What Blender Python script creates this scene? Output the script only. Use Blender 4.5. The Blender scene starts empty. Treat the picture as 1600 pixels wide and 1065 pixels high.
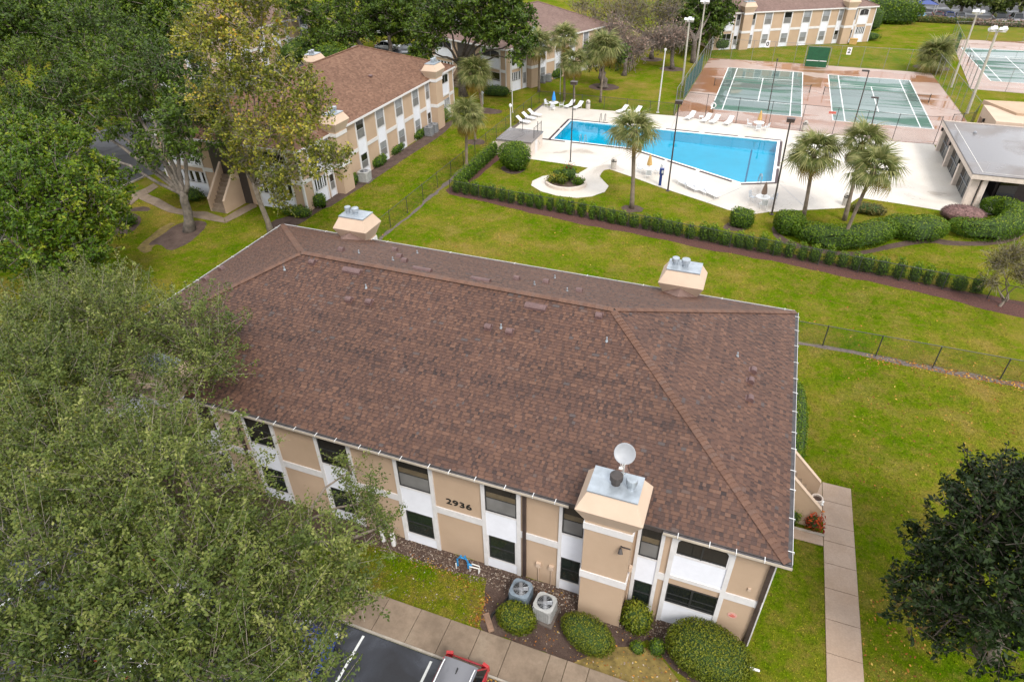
import bpy, math, random
import numpy as np
from mathutils import Vector, Matrix
random.seed(7); rng = np.random.default_rng(7)
S = bpy.context.scene; COL = S.collection
PI = math.pi; rad = math.radians
# ---------------------------------------------------------------- camera, sky, sun, exposure
CH = 24.445                                   # drone height above the ground
PITCH, YAW, ROLL, FPX = rad(35.578), rad(-20.965), rad(-0.869), 1006.1
def cam_axes():
    cy, sy, cp, sp, cr, sr = math.cos(YAW), math.sin(YAW), math.cos(PITCH), math.sin(PITCH), math.cos(ROLL), math.sin(ROLL)
    fw = Vector((sy*cp, cy*cp, -sp)); rt = Vector((cy, -sy, 0)); up = rt.cross(fw)
    return cr*rt+sr*up, -sr*rt+cr*up, fw
RT, UP, FW = cam_axes()
cd = bpy.data.cameras.new('camera'); cam = bpy.data.objects.new('camera', cd); COL.objects.link(cam)
M = Matrix.Identity(4)
for i in range(3):
    M[i][0], M[i][1], M[i][2] = RT[i], UP[i], -FW[i]
M[2][3] = CH
cam.matrix_world = M
cd.sensor_width = 36; cd.lens = 36*FPX/1600; cd.clip_end = 1500; cd.clip_start = 0.1
S.camera = cam
def ray(px, py): return RT*((px-800)/FPX) - UP*((py-532.5)/FPX) + FW
def G(px, py, z=0.0):                         # photo pixel -> point on the level z
    d = ray(px, py); k = (z-CH)/d.z; return Vector((d.x*k, d.y*k, z))
def AY(px, py, y):
    d = ray(px, py); k = y/d.y; return Vector((d.x*k, y, CH+d.z*k))
W = bpy.data.worlds.new('World'); S.world = W; W.use_nodes = True
nt = W.node_tree; bg = nt.nodes['Background']
sk = nt.nodes.new('ShaderNodeTexSky'); sk.sky_type = 'NISHITA'; sk.sun_disc = False
SUN = Vector((0.42, -0.46, 0.80)).normalized()
sk.sun_elevation = math.asin(SUN.z); sk.sun_rotation = math.atan2(SUN.x, SUN.y)
sk.air_density = 1.0; sk.dust_density = 6.0; sk.ozone_density = 1.0
hs = nt.nodes.new('ShaderNodeHueSaturation'); hs.inputs['Saturation'].default_value = 0.3
nt.links.new(sk.outputs[0], hs.inputs['Color'])
# broken overcast: thin and thick cloud, all round the sky
tcw = nt.nodes.new('ShaderNodeTexCoord'); nz = nt.nodes.new('ShaderNodeTexNoise'); nz.inputs['Scale'].default_value = 2.6; nz.inputs['Detail'].default_value = 5; nz.inputs['Roughness'].default_value = .55
nt.links.new(tcw.outputs['Generated'], nz.inputs['Vector'])
cr = nt.nodes.new('ShaderNodeValToRGB'); cr.color_ramp.elements[0].position = .33; cr.color_ramp.elements[0].color = (.35,.35,.35,1); cr.color_ramp.elements[1].position = .58; cr.color_ramp.elements[1].color = (1,1,1,1)
nt.links.new(nz.outputs['Fac'], cr.inputs['Fac'])
n2w = nt.nodes.new('ShaderNodeTexNoise'); n2w.inputs['Scale'].default_value = 3.4; n2w.inputs['Detail'].default_value = 4
nt.links.new(tcw.outputs['Generated'], n2w.inputs['Vector'])
c2w = nt.nodes.new('ShaderNodeValToRGB'); c2w.color_ramp.elements[0].position = .38; c2w.color_ramp.elements[0].color = (3.6,3.75,4.0,1); c2w.color_ramp.elements[1].position = .62; c2w.color_ramp.elements[1].color = (8.0,8.1,8.3,1)
nt.links.new(n2w.outputs['Fac'], c2w.inputs['Fac'])
mw = nt.nodes.new('ShaderNodeMix'); mw.data_type = 'RGBA'; nt.links.new(c2w.outputs[0], mw.inputs[7])      # thin bright cloud sheet over the clear sky
nt.links.new(cr.outputs[0], mw.inputs[0]); nt.links.new(hs.outputs[0], mw.inputs[6]); nt.links.new(mw.outputs[2], bg.inputs['Color'])
bg.inputs['Strength'].default_value = 0.15
sd = bpy.data.lights.new('sun', 'SUN'); sd.energy = 1.25; sd.angle = rad(14); sd.color = (1.0, 0.95, 0.87)
so = bpy.data.objects.new('sun', sd); COL.objects.link(so); so.rotation_euler = SUN.to_track_quat('Z', 'Y').to_euler()
so.location = (30, 0, 60)
vs = S.view_settings; vs.view_transform = 'Standard'; vs.look = 'None'; vs.gamma = 1; vs.use_curve_mapping = False
vs.exposure = 0.9
try:
    S.cycles.max_bounces = 8; S.cycles.transparent_max_bounces = 12; S.cycles.caustics_reflective = False; S.cycles.caustics_refractive = False
except Exception: pass
# ---------------------------------------------------------------- helpers
class MB:
    """collects faces; build() links them as one mesh object"""
    def __init__(s, M=None): s.v = []; s.f = []; s.M = M; s.t = []; s.tint = 0.5
    def pt(s, p):
        p = Vector(p)
        if s.M is not None: p = s.M @ p
        s.v.append(p); return len(s.v)-1
    def face(s, *ps):
        s.f.append([s.pt(p) for p in ps]); s.t.append(s.tint)
    def hexa(s, p):                            # 8 points: bottom ring 0-3, top ring 4-7
        i = [s.pt(q) for q in p]
        for a in ((3,2,1,0),(4,5,6,7),(0,1,5,4),(1,2,6,5),(2,3,7,6),(3,0,4,7)):
            s.f.append([i[k] for k in a]); s.t.append(s.tint)
    def box(s, x0, x1, y0, y1, z0, z1):
        s.hexa([(x0,y0,z0),(x1,y0,z0),(x1,y1,z0),(x0,y1,z0),(x0,y0,z1),(x1,y0,z1),(x1,y1,z1),(x0,y1,z1)])
    def obox(s, c, sx, sy, sz, rz=0.0, tilt=0.0):
        R = Matrix.Translation(c) @ Matrix.Rotation(rz,4,'Z') @ Matrix.Rotation(tilt,4,'X')
        a, b, d = sx/2, sy/2, sz/2
        s.hexa([R @ Vector(q) for q in ((-a,-b,-d),(a,-b,-d),(a,b,-d),(-a,b,-d),(-a,-b,d),(a,-b,d),(a,b,d),(-a,b,d))])
    def prism(s, poly, z0, z1):
        n = len(poly); a = [s.pt((p[0],p[1],z0)) for p in poly]; b = [s.pt((p[0],p[1],z1)) for p in poly]
        s.f.append(b); s.f.append(a[::-1]); s.t += [s.tint]*2
        for i in range(n):
            j = (i+1) % n; s.f.append([a[i],a[j],b[j],b[i]]); s.t.append(s.tint)
    def tube(s, pts, rs, n=8, cap=True):
        pts = [Vector(p) for p in pts]
        if not hasattr(rs, '__len__'): rs = [rs]*len(pts)
        rings = []; ref = Vector((0.31,0.17,1)).normalized()
        for i, p in enumerate(pts):
            d = (pts[min(i+1,len(pts)-1)]-pts[max(i-1,0)]).normalized()
            r = ref if abs(d.dot(ref)) < .95 else Vector((1,0,0))
            a = d.cross(r).normalized(); b = d.cross(a)
            rings.append([s.pt(p+(a*math.cos(2*PI*k/n)+b*math.sin(2*PI*k/n))*rs[i]) for k in range(n)])
        for A, B in zip(rings, rings[1:]):
            for k in range(n):
                s.f.append([A[k],A[(k+1)%n],B[(k+1)%n],B[k]]); s.t.append(s.tint)
        if cap: s.f.append(rings[0][::-1]); s.f.append(rings[-1]); s.t += [s.tint]*2
    def lathe(s, prof, c=(0,0,0), n=16):
        c = Vector(c); rings = []
        for r, z in prof:
            rings.append([s.pt(c+Vector((r*math.cos(2*PI*k/n), r*math.sin(2*PI*k/n), z))) for k in range(n)])
        for A, B in zip(rings, rings[1:]):
            for k in range(n):
                s.f.append([A[k],A[(k+1)%n],B[(k+1)%n],B[k]]); s.t.append(s.tint)
        s.f.append(rings[0][::-1]); s.f.append(rings[-1]); s.t += [s.tint]*2
    def mesh(s, name, mat, smooth=False, tint=False):
        me = bpy.data.meshes.new(name); me.from_pydata(s.v, [], s.f)
        if mat: me.materials.append(mat)
        if tint:
            at = me.attributes.new('tint','FLOAT','FACE'); at.data.foreach_set('value', np.array(s.t,'f'))
        if smooth: me.polygons.foreach_set('use_smooth', [True]*len(me.polygons))
        me.update(); return me
    def build(s, name, mat, parent=None, smooth=False, tint=False, **props):
        return link(name, s.mesh(name, mat, smooth, tint), parent, **props)
def link(name, me, parent=None, **props):
    o = bpy.data.objects.new(name, me); COL.objects.link(o)
    if parent is not None: o.parent = parent
    for k, v in props.items():
        if v is not None: o[k] = v
    return o
def thing(name, label, cat, loc=(0,0,0), rz=0.0, group=None):
    o = link(name, None, None, label=label, category=cat, group=group)
    o.location = loc; o.rotation_euler = (0,0,rz); o.empty_display_size = .3; return o
def tag(o, label, cat, group=None):
    o['label'] = label; o['category'] = cat
    if group: o['group'] = group
    return o
def copy_tree(o, loc, rz, label=None, scale=None):
    c = o.copy(); COL.objects.link(c); c.location = loc; c.rotation_euler = (0,0,rz)
    if label: c['label'] = label
    if scale: c.scale = scale
    for ch in o.children:
        d = ch.copy(); COL.objects.link(d); d.parent = c
        for g in ch.children:
            e = g.copy(); COL.objects.link(e); e.parent = d
    return c
ORD = ['first','second','third','fourth','fifth','sixth','seventh','eighth','ninth','tenth','eleventh','twelfth','thirteenth','fourteenth','fifteenth','sixteenth','seventeenth','eighteenth','nineteenth','twentieth']
TENS = {2:'twenty',3:'thirty',4:'forty',5:'fifty',6:'sixty'}
def ordinal(n):
    if n <= 20: return ORD[n-1]
    t, u = divmod(n, 10)
    return TENS[t]+'-'+ORD[u-1] if u else TENS[t][:-1]+'ieth'
def structure(name, mb, mat, **k): return mb.build(name, mat, None, kind='structure', **k)
# ---------------------------------------------------------------- materials
MAT = {}
def nodes(name):
    m = bpy.data.materials.new(name); m.use_nodes = True; MAT[name] = m
    return m, m.node_tree, m.node_tree.nodes['Principled BSDF']
def N(t, typ, **kw):
    n = t.nodes.new(typ)
    for k, v in kw.items(): setattr(n, k, v)
    return n
def noise(t, scale, detail=3, rough=.6, obj=True):
    tc = N(t,'ShaderNodeTexCoord'); n = N(t,'ShaderNodeTexNoise')
    n.inputs['Scale'].default_value = scale; n.inputs['Detail'].default_value = detail; n.inputs['Roughness'].default_value = rough
    t.links.new(tc.outputs['Object' if obj else 'Generated'], n.inputs['Vector']); return n
def ramp(t, src, stops):
    r = N(t,'ShaderNodeValToRGB'); e = r.color_ramp.elements
    while len(e) > 1: e.remove(e[0])
    e[0].position = stops[0][0]; e[0].color = (*stops[0][1],1)
    for p, c in stops[1:]:
        x = e.new(p); x.color = (*c,1)
    t.links.new(src, r.inputs['Fac']); return r
def mix(t, fac, a, b, mode='MIX'):
    m = N(t,'ShaderNodeMix', data_type='RGBA', blend_type=mode)
    if isinstance(fac,(int,float)): m.inputs[0].default_value = fac
    else: t.links.new(fac, m.inputs[0])
    for i, x in ((6,a),(7,b)):
        if isinstance(x, tuple): m.inputs[i].default_value = (*x,1)
        else: t.links.new(x, m.inputs[i])
    return m.outputs[2]
def bump(t, b, src, strength, dist=.02):
    n = N(t,'ShaderNodeBump'); n.inputs['Strength'].default_value = strength; n.inputs['Distance'].default_value = dist
    t.links.new(src, n.inputs['Height']); t.links.new(n.outputs[0], b.inputs['Normal'])
def plain(name, col, rough=.6, scale=6, var=.18, bmp=0, metal=0, spec=None):
    m, t, b = nodes(name)
    n = noise(t, scale, 4)
    r = ramp(t, n.outputs['Fac'], [(.3, tuple(c*(1-var) for c in col)), (.7, tuple(min(1,c*(1+var)) for c in col))])
    t.links.new(r.outputs[0], b.inputs['Base Color'])
    b.inputs['Roughness'].default_value = rough; b.inputs['Metallic'].default_value = metal
    if spec is not None: b.inputs['Specular IOR Level'].default_value = spec
    if bmp: bump(t, b, noise(t, scale*8, 4).outputs['Fac'], bmp)
    return m
def leafmat(name, stops, rough=.5, trans=.25, spec=.3):
    m, t, b = nodes(name)
    a = N(t,'ShaderNodeAttribute', attribute_name='tint')
    r = ramp(t, a.outputs['Fac'], stops)
    t.links.new(r.outputs[0], b.inputs['Base Color']); b.inputs['Roughness'].default_value = rough
    b.inputs['Specular IOR Level'].default_value = spec
    tr = N(t,'ShaderNodeBsdfTranslucent'); mx = N(t,'ShaderNodeMixShader'); mx.inputs[0].default_value = trans
    t.links.new(r.outputs[0], tr.inputs['Color']); t.links.new(b.outputs[0], mx.inputs[1]); t.links.new(tr.outputs[0], mx.inputs[2])
    t.links.new(mx.outputs[0], t.nodes['Material Output'].inputs['Surface']); return m
def wetstain(name, dry, wet, tint2, rdry=.75, rwet=.06, scale=.25, lo=.45, hi=.6, stretch=(1,1,1)):
    """hard surface with wet patches: smoother where the water stands"""
    m, t, b = nodes(name)
    tc = N(t,'ShaderNodeTexCoord'); mp = N(t,'ShaderNodeMapping'); mp.inputs['Scale'].default_value = stretch
    t.links.new(tc.outputs['Object'], mp.inputs['Vector'])
    n = N(t,'ShaderNodeTexNoise'); n.inputs['Scale'].default_value = scale; n.inputs['Detail'].default_value = 6; n.inputs['Distortion'].default_value = .6
    t.links.new(mp.outputs[0], n.inputs['Vector'])
    f = ramp(t, n.outputs['Fac'], [(lo,(0,0,0)),(hi,(1,1,1))])
    n2 = noise(t, scale*2.3, 5)
    base = mix(t, ramp(t, n2.outputs['Fac'], [(.35,(0,0,0)),(.65,(1,1,1))]).outputs[0], dry, tint2)
    c = mix(t, f.outputs[0], base, wet)
    g = noise(t, 14, 4); c = mix(t, .25, c, ramp(t, g.outputs['Fac'], [(.3,(.25,.25,.25)),(.7,(1,1,1))]).outputs[0], 'MULTIPLY')
    t.links.new(c, b.inputs['Base Color'])
    mr = N(t,'ShaderNodeMapRange'); mr.inputs['To Min'].default_value = rdry; mr.inputs['To Max'].default_value = rwet
    t.links.new(f.outputs[0], mr.inputs['Value']); t.links.new(mr.outputs[0], b.inputs['Roughness'])
    return m
# grass: patches of fresh green, olive and straw plus blade-scale grain
m, t, b = nodes('grass')
n1 = noise(t, .085, 6, .62); n2 = noise(t, .38, 6, .66); n3 = noise(t, 1.7, 6, .72); n4 = noise(t, 22, 4, .75); n5 = noise(t, 6, 5, .75)
c = ramp(t, n1.outputs['Fac'], [(.36,(.050,.108,.002)),(.48,(.100,.148,.005)),(.58,(.180,.168,.022)),(.68,(.23,.172,.045))]).outputs[0]
c2 = ramp(t, n2.outputs['Fac'], [(.34,(.055,.138,.001)),(.46,(.115,.165,.005)),(.55,(.195,.172,.028)),(.66,(.285,.200,.070))]).outputs[0]
c = mix(t, .5, c, c2)
c = mix(t, ramp(t, n3.outputs['Fac'], [(.48,(0,0,0)),(.70,(.75,.75,.75))]).outputs[0], c, (.21,.150,.042))
c = mix(t, ramp(t, n3.outputs['Fac'], [(.28,(.6,.6,.6)),(.42,(0,0,0))]).outputs[0], c, (.050,.105,.006))
g = ramp(t, n4.outputs['Fac'], [(.32,(.32,.36,.30)),(.5,(1,1,1)),(.7,(1.35,1.28,1.0))]).outputs[0]
c = mix(t, .75, c, g, 'MULTIPLY')
g5 = ramp(t, n5.outputs['Fac'], [(.34,(.52,.58,.50)),(.5,(1,1,1)),(.68,(1.22,1.15,1.0))]).outputs[0]
c = mix(t, .8, c, g5, 'MULTIPLY')
t.links.new(c, b.inputs['Base Color']); b.inputs['Roughness'].default_value = 1.0; b.inputs['Specular IOR Level'].default_value = 0
bump(t, b, n4.outputs['Fac'], .9, .06)
# shaded-lawn species on the west side: denser, darker turf
m, t, b = nodes('mulch')
n1 = noise(t, 1.1, 5); n4 = noise(t, 26, 4, .75)
c = ramp(t, n1.outputs['Fac'], [(.3,(.070,.040,.030)),(.6,(.125,.080,.062)),(.75,(.17,.125,.10))]).outputs[0]
c = mix(t, .85, c, ramp(t, n4.outputs['Fac'], [(.3,(.35,.32,.3)),(.6,(1,1,1))]).outputs[0], 'MULTIPLY')
t.links.new(c, b.inputs['Base Color']); b.inputs['Roughness'].default_value = .95; bump(t, b, n4.outputs['Fac'], 1.0, .05)
plain('red_mulch', (.085,.034,.026), .95, 9, .5, .9)
plain('dirt', (.115,.092,.078), .95, 5, .35, .8)
plain('dry_turf', (.175,.125,.035), .95, 3, .45, .7)
m, t, b = nodes('concrete_walk')
n1 = noise(t, .7, 5); n2 = noise(t, 5, 6, .7); oi = N(t,'ShaderNodeObjectInfo')
c = ramp(t, n1.outputs['Fac'], [(.3,(.190,.140,.098)),(.55,(.262,.196,.140)),(.75,(.305,.240,.176))]).outputs[0]
c = mix(t, .5, c, ramp(t, n2.outputs['Fac'], [(.3,(.55,.54,.52)),(.6,(1,1,1))]).outputs[0], 'MULTIPLY')
c = mix(t, .6, c, ramp(t, oi.outputs['Random'], [(0,(.82,.82,.82)),(1,(1,1,1))]).outputs[0], 'MULTIPLY')
t.links.new(c, b.inputs['Base Color']); b.inputs['Roughness'].default_value = .85; bump(t, b, noise(t, 60, 3).outputs['Fac'], .25, .01)
wetstain('path_light', (.37,.265,.190), (.33,.24,.175), (.43,.325,.25), .8, .5, .3, .5, .65)
wetstain('pool_deck', (.60,.55,.48), (.47,.41,.35), (.66,.61,.55), .5, .10, .13, .54, .66)
wetstain('asphalt', (.026,.028,.034), (.040,.045,.060), (.020,.020,.024), .55, .12, .42, .44, .60)
wetstain('road', (.075,.072,.075), (.10,.10,.115), (.06,.058,.06), .8, .3, .2, .48, .62)
wetstain('court_apron', (.40,.275,.225), (.33,.160,.090), (.46,.35,.30), .40, .03, .13, .47, .54, (.7,1.6,1))
wetstain('court_green', (.030,.115,.072), (.125,.185,.170), (.050,.145,.10), .55, .02, .26, .40, .50, (.22,1.3,1))  # wet tone paled in the base colour to add sky sheen
wetstain('flat_roof', (.19,.165,.155), (.17,.16,.165), (.23,.21,.205), .5, .10, .16, .42, .56)
plain('line_white', (.72,.74,.72), .7, 5, .08)
# stucco
m, t, b = nodes('stucco')
n1 = noise(t, .5, 5); n2 = noise(t, 55, 3)
c = ramp(t, n1.outputs['Fac'], [(.3,(.420,.300,.205)),(.7,(.485,.350,.245))]).outputs[0]
t.links.new(c, b.inputs['Base Color']); b.inputs['Roughness'].default_value = .9; bump(t, b, n2.outputs['Fac'], .35, .012)
m, t, b = nodes('stucco_pale')
n1 = noise(t, .8, 5); n2 = noise(t, 55, 3)
c = ramp(t, n1.outputs['Fac'], [(.3,(.50,.375,.280)),(.7,(.57,.435,.33))]).outputs[0]
t.links.new(c, b.inputs['Base Color']); b.inputs['Roughness'].default_value = .9; bump(t, b, n2.outputs['Fac'], .3, .01)
plain('trim', (.64,.62,.615), .6, 3, .07, .08)
plain('siding', (.66,.67,.72), .5, 2, .05)
plain('frame_dark', (.03,.03,.03), .4, 5, .2)
plain('frame_grey', (.32,.32,.33), .4, 5, .1)
plain('gutter_cream', (.50,.43,.35), .5, 3, .12)
plain('white_paint', (.78,.78,.78), .45, 3, .06)
plain('gutter_dark', (.07,.066,.07), .8, 4, .4)
plain('brown_metal', (.055,.038,.034), .45, 4, .25)
plain('vent_brown', (.125,.072,.068), .45, 5, .2)
plain('galvanised', (.36,.40,.44), .35, 3, .18, 0, .35)
plain('grey_metal', (.30,.31,.33), .4, 4, .2, 0, .4)
plain('pale_metal', (.55,.53,.50), .45, 4, .15)
plain('black_metal', (.015,.015,.015), .45, 4, .3)
plain('chain_wire', (.035,.037,.035), .5, 4, .3)
plain('wire_grey', (.22,.22,.21), .5, 4, .3)
plain('windscreen', (.012,.085,.075), .8, 3, .2)
plain('court_board', (.010,.085,.035), .7, 3, .2)
plain('pole_concrete', (.42,.39,.33), .8, 2, .15)
plain('lamp_glass', (.75,.76,.78), .25, 4, .05)
plain('dark_paint', (.055,.045,.042), .5, 4, .2)
plain('bark_oak', (.115,.092,.075), .95, 4, .45, 1.0)
plain('bark_pale', (.21,.17,.135), .9, 4, .35, .8)
plain('bark_palm', (.20,.155,.115), .95, 3, .3, .9)
plain('twig', (.29,.25,.20), .9, 4, .25)
plain('twig_grey', (.22,.18,.155), .9, 4, .25)
plain('hedge_core', (.028,.055,.008), .95, 6, .4)
plain('blue_pipe', (.03,.22,.48), .4, 6, .25)
plain('pvc', (.74,.73,.70), .4, 5, .06)
plain('ac_blue', (.17,.21,.25), .5, 5, .2)
plain('ac_grey', (.36,.36,.35), .5, 5, .15)
plain('plastic_white', (.80,.80,.79), .4, 5, .04)
plain('sling_white', (.74,.75,.77), .6, 8, .06)
plain('chair_grey', (.55,.57,.60), .5, 8, .08)
plain('cloth_blue', (.03,.25,.66), .8, 6, .15)
plain('cloth_tan', (.50,.31,.11), .85, 6, .2)
plain('cloth_brown', (.23,.155,.115), .85, 6, .2)
plain('wine_shrub', (.20,.11,.10), .9, 10, .3, .6)
plain('bin_stone', (.46,.42,.38), .85, 14, .2, .3)
plain('planter_stone', (.62,.53,.46), .8, 4, .12, .2)
plain('sign_red', (.62,.10,.07), .5, 6, .1)
plain('sign_pink', (.60,.33,.28), .5, 6, .1)
plain('wood', (.24,.15,.10), .8, 5, .3, .4)
plain('curb', (.36,.32,.27), .85, 3, .2, .2)
plain('coping_dark', (.045,.022,.024), .5, 5, .3)
plain('plaster_blue', (.22,.70,.80), .6, .5, .06)
plain('tile_teal', (.02,.17,.28), .4, 3, .2)
plain('tyre', (.015,.015,.016), .8, 5, .2)
plain('rim', (.35,.35,.36), .35, 5, .1, 0, .6)
plain('lamp_red', (.45,.02,.02), .25, 5, .1)
plain('leaf_litter', (.34,.13,.03), .85, 3, .5)
for nme, c in (('car_red',(.34,.018,.028)),('car_black',(.012,.012,.014)),('car_white',(.78,.79,.80)),('car_blue',(.018,.045,.22)),('car_silver',(.40,.41,.43)),('car_wine',(.12,.015,.025)),('car_cyan',(.16,.42,.58)),('car_roofgrey',(.13,.13,.145)),('car_grey',(.17,.17,.19))):
    m = plain(nme, c, .22, 2, .03); m.node_tree.nodes['Principled BSDF'].inputs['Coat Weight'].default_value = .8
def glass(name, col, rough):
    m, t, b = nodes(name)
    n = noise(t, 1.2, 2); r = ramp(t, n.outputs['Fac'], [(.3,tuple(c*.7 for c in col)),(.7,col)])
    t.links.new(r.outputs[0], b.inputs['Base Color']); b.inputs['Roughness'].default_value = rough
    b.inputs['IOR'].default_value = 1.5; b.inputs['Specular IOR Level'].default_value = .6; return m
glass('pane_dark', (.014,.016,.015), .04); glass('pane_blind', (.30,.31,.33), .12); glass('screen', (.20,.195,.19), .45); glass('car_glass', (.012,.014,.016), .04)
glass('pane_green', (.018,.026,.022), .06)
# water: clear tinted body over the plastered basin, mirror-like skin
m, t, b = nodes('pool_water')
tr = N(t,'ShaderNodeBsdfTransparent'); tr.inputs['Color'].default_value = (.06,.74,.88,1)
gl = N(t,'ShaderNodeBsdfGlossy'); gl.inputs['Roughness'].default_value = .02
fr = N(t,'ShaderNodeFresnel'); fr.inputs['IOR'].default_value = 1.33
w = noise(t, 1.1, 3); bn = N(t,'ShaderNodeBump'); bn.inputs['Strength'].default_value = .06; bn.inputs['Distance'].default_value = .05
t.links.new(w.outputs['Fac'], bn.inputs['Height']); t.links.new(bn.outputs[0], gl.inputs['Normal']); t.links.new(bn.outputs[0], fr.inputs['Normal'])
mx = N(t,'ShaderNodeMixShader'); t.links.new(fr.outputs[0], mx.inputs[0]); t.links.new(tr.outputs[0], mx.inputs[1]); t.links.new(gl.outputs[0], mx.inputs[2])
t.links.new(mx.outputs[0], t.nodes['Material Output'].inputs['Surface'])
# shingles: per-tab colour
def shingle(name):
    m, t, b = nodes(name)
    a = N(t,'ShaderNodeAttribute', attribute_name='tint')
    r = ramp(t, a.outputs['Fac'], [(0,(.032,.019,.018)),(.2,(.064,.034,.027)),(.45,(.104,.052,.037)),(.7,(.138,.069,.045)),(.88,(.172,.088,.057)),(1,(.092,.070,.066))])
    n = noise(t, 40, 3); n2 = noise(t, .35, 4)
    c = mix(t, .5, r.outputs[0], ramp(t, n.outputs['Fac'], [(.3,(.45,.45,.45)),(.7,(1,1,1))]).outputs[0], 'MULTIPLY')
    c = mix(t, .6, c, ramp(t, n2.outputs['Fac'], [(.3,(.72,.72,.72)),(.7,(1,1,1))]).outputs[0], 'MULTIPLY')
    t.links.new(c, b.inputs['Base Color']); b.inputs['Roughness'].default_value = .62; b.inputs['Specular IOR Level'].default_value = .38
    bump(t, b, noise(t, 120, 2).outputs['Fac'], .4, .01); return m
shingle('shingle')
def farroof(name, cols):
    m, t, b = nodes(name)
    tc = N(t,'ShaderNodeTexCoord'); mp = N(t,'ShaderNodeMapping'); t.links.new(tc.outputs['Object'], mp.inputs['Vector'])
    vo = N(t,'ShaderNodeTexVoronoi'); vo.inputs['Scale'].default_value = 1.0; mp.inputs['Scale'].default_value = (3.2,5,5)
    t.links.new(mp.outputs[0], vo.inputs['Vector'])
    n2 = noise(t, .3, 5)
    c = ramp(t, vo.outputs['Color'], cols).outputs[0]
    c = mix(t, .6, c, ramp(t, n2.outputs['Fac'], [(.3,(.72,.70,.70)),(.7,(1,1,1))]).outputs[0], 'MULTIPLY')
    t.links.new(c, b.inputs['Base Color']); b.inputs['Roughness'].default_value = .8; b.inputs['Specular IOR Level'].default_value = .3; return m
farroof('roof_tan', [(0,(0.1122,0.0561,0.03498)),(.5,(0.1617,0.0858,0.05412)),(1,(0.2178,0.1221,0.0792))])
farroof('roof_mauve', [(0,(0.1425,0.09375,0.07875)),(.5,(0.18,0.1162,0.0975)),(1,(0.2175,0.1425,0.12))])
leafmat('lf_oak', [(0,(0.0174,0.036,0.0027)),(.4,(0.0464,0.087,0.0063)),(.75,(0.0986,0.1575,0.0108)),(1,(0.1812,0.225,0.0225))])
leafmat('lf_bright', [(0,(0.0176,0.0462,0.0021)),(.4,(0.0605,0.1232,0.0042)),(.8,(0.1485,0.209,0.0084)),(1,(0.275,0.286,0.021))])
leafmat('lf_live', [(0,(0.026,0.046,0.00595)),(.4,(0.078,0.112,0.017)),(.75,(0.158,0.186,0.0374)),(1,(0.28,0.29,0.085))])
leafmat('lf_gold', [(0,(.055,.075,.006)),(.35,(.130,.155,.014)),(.65,(.27,.26,.030)),(.92,(.44,.36,.045)),(1,(.46,.24,.03))])
leafmat('lf_magnolia', [(0,(0.0056,0.012,0.0028)),(.5,(0.0176,0.0336,0.0077)),(.85,(0.04,0.0624,0.0154)),(.95,(0.072,0.044,0.021)),(1,(0.208,0.152,0.035))], .40, .08, .15)
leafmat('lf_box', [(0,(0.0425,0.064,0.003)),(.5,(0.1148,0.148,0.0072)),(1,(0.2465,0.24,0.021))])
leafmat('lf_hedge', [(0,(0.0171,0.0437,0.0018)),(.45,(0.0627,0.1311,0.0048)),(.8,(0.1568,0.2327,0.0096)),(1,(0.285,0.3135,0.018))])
leafmat('lf_olive', [(0,(.06,.055,.012)),(.5,(.135,.120,.030)),(1,(.22,.17,.05))])
leafmat('lf_dry', [(0,(.17,.11,.085)),(.5,(.30,.20,.16)),(1,(.40,.29,.22))])
leafmat('lf_palm', [(0,(.055,.085,.014)),(.5,(.140,.165,.045)),(1,(.29,.28,.11))], .5, .25, .2)
leafmat('lf_palmdead', [(0,(.11,.075,.015)),(.5,(.27,.19,.03)),(1,(.34,.22,.06))], .6, .2, .12)
leafmat('lf_croton', [(0,(.09,.012,.010)),(.4,(.26,.022,.010)),(.75,(.50,.07,.01)),(1,(.70,.26,.03))])

plain('reflect_tan', (.13,.10,.062), .5, 4, .2)

leafmat('lf_wine', [(0,(.07,.042,.038)),(.5,(.135,.082,.074)),(1,(.20,.125,.115))])
plain('dish_grey', (.30,.31,.33), .45, 3, .08)
plain('bark_grey', (.145,.122,.10), .95, 3, .45, 1.0)
# ---------------------------------------------------------------- ground and paving
from mathutils.geometry import tessellate_polygon
NOGRASS = []                                   # outlines where no turf grows
def sheet(mb, poly, z, holes=(), skirt=.0):
    if .0005 < z < .1: NOGRASS.append([tuple(p[:2]) for p in poly])
    loops = [[Vector((p[0],p[1],z)) for p in poly]] + [[Vector((p[0],p[1],z)) for p in h] for h in holes]
    flat = [p for l in loops for p in l]; idx = [mb.pt(p) for p in flat]
    for tri in tessellate_polygon(loops):
        a, b_, c = (flat[i] for i in tri)
        if (b_-a).cross(c-a).z < 0: tri = tri[::-1]
        mb.f.append([idx[i] for i in tri]); mb.t.append(.5)
    if skirt:
        for l in loops:
            n = len(l)
            for i in range(n):
                a, b_ = l[i], l[(i+1)%n]; mb.face(a, b_, b_-Vector((0,0,skirt)), a-Vector((0,0,skirt)))
def P(*pts, z=0.0): return [tuple(G(a, b_, z)[:2]) for a, b_ in pts]
def offset(poly, d):
    n = len(poly); out = []
    area = sum(poly[i][0]*poly[(i+1)%n][1]-poly[(i+1)%n][0]*poly[i][1] for i in range(n)); sg = 1 if area > 0 else -1
    for i in range(n):
        p0, p1, p2 = (Vector((*poly[k % n][:2],)) for k in (i-1, i, i+1))
        e1 = (p1-p0).normalized(); e2 = (p2-p1).normalized()
        n1 = Vector((e1.y,-e1.x)); n2 = Vector((e2.y,-e2.x)); b_ = (n1+n2); b_ = b_/max(.3, b_.dot(n1))
        out.append(tuple(p1+b_*d*sg))
    return out
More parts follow.
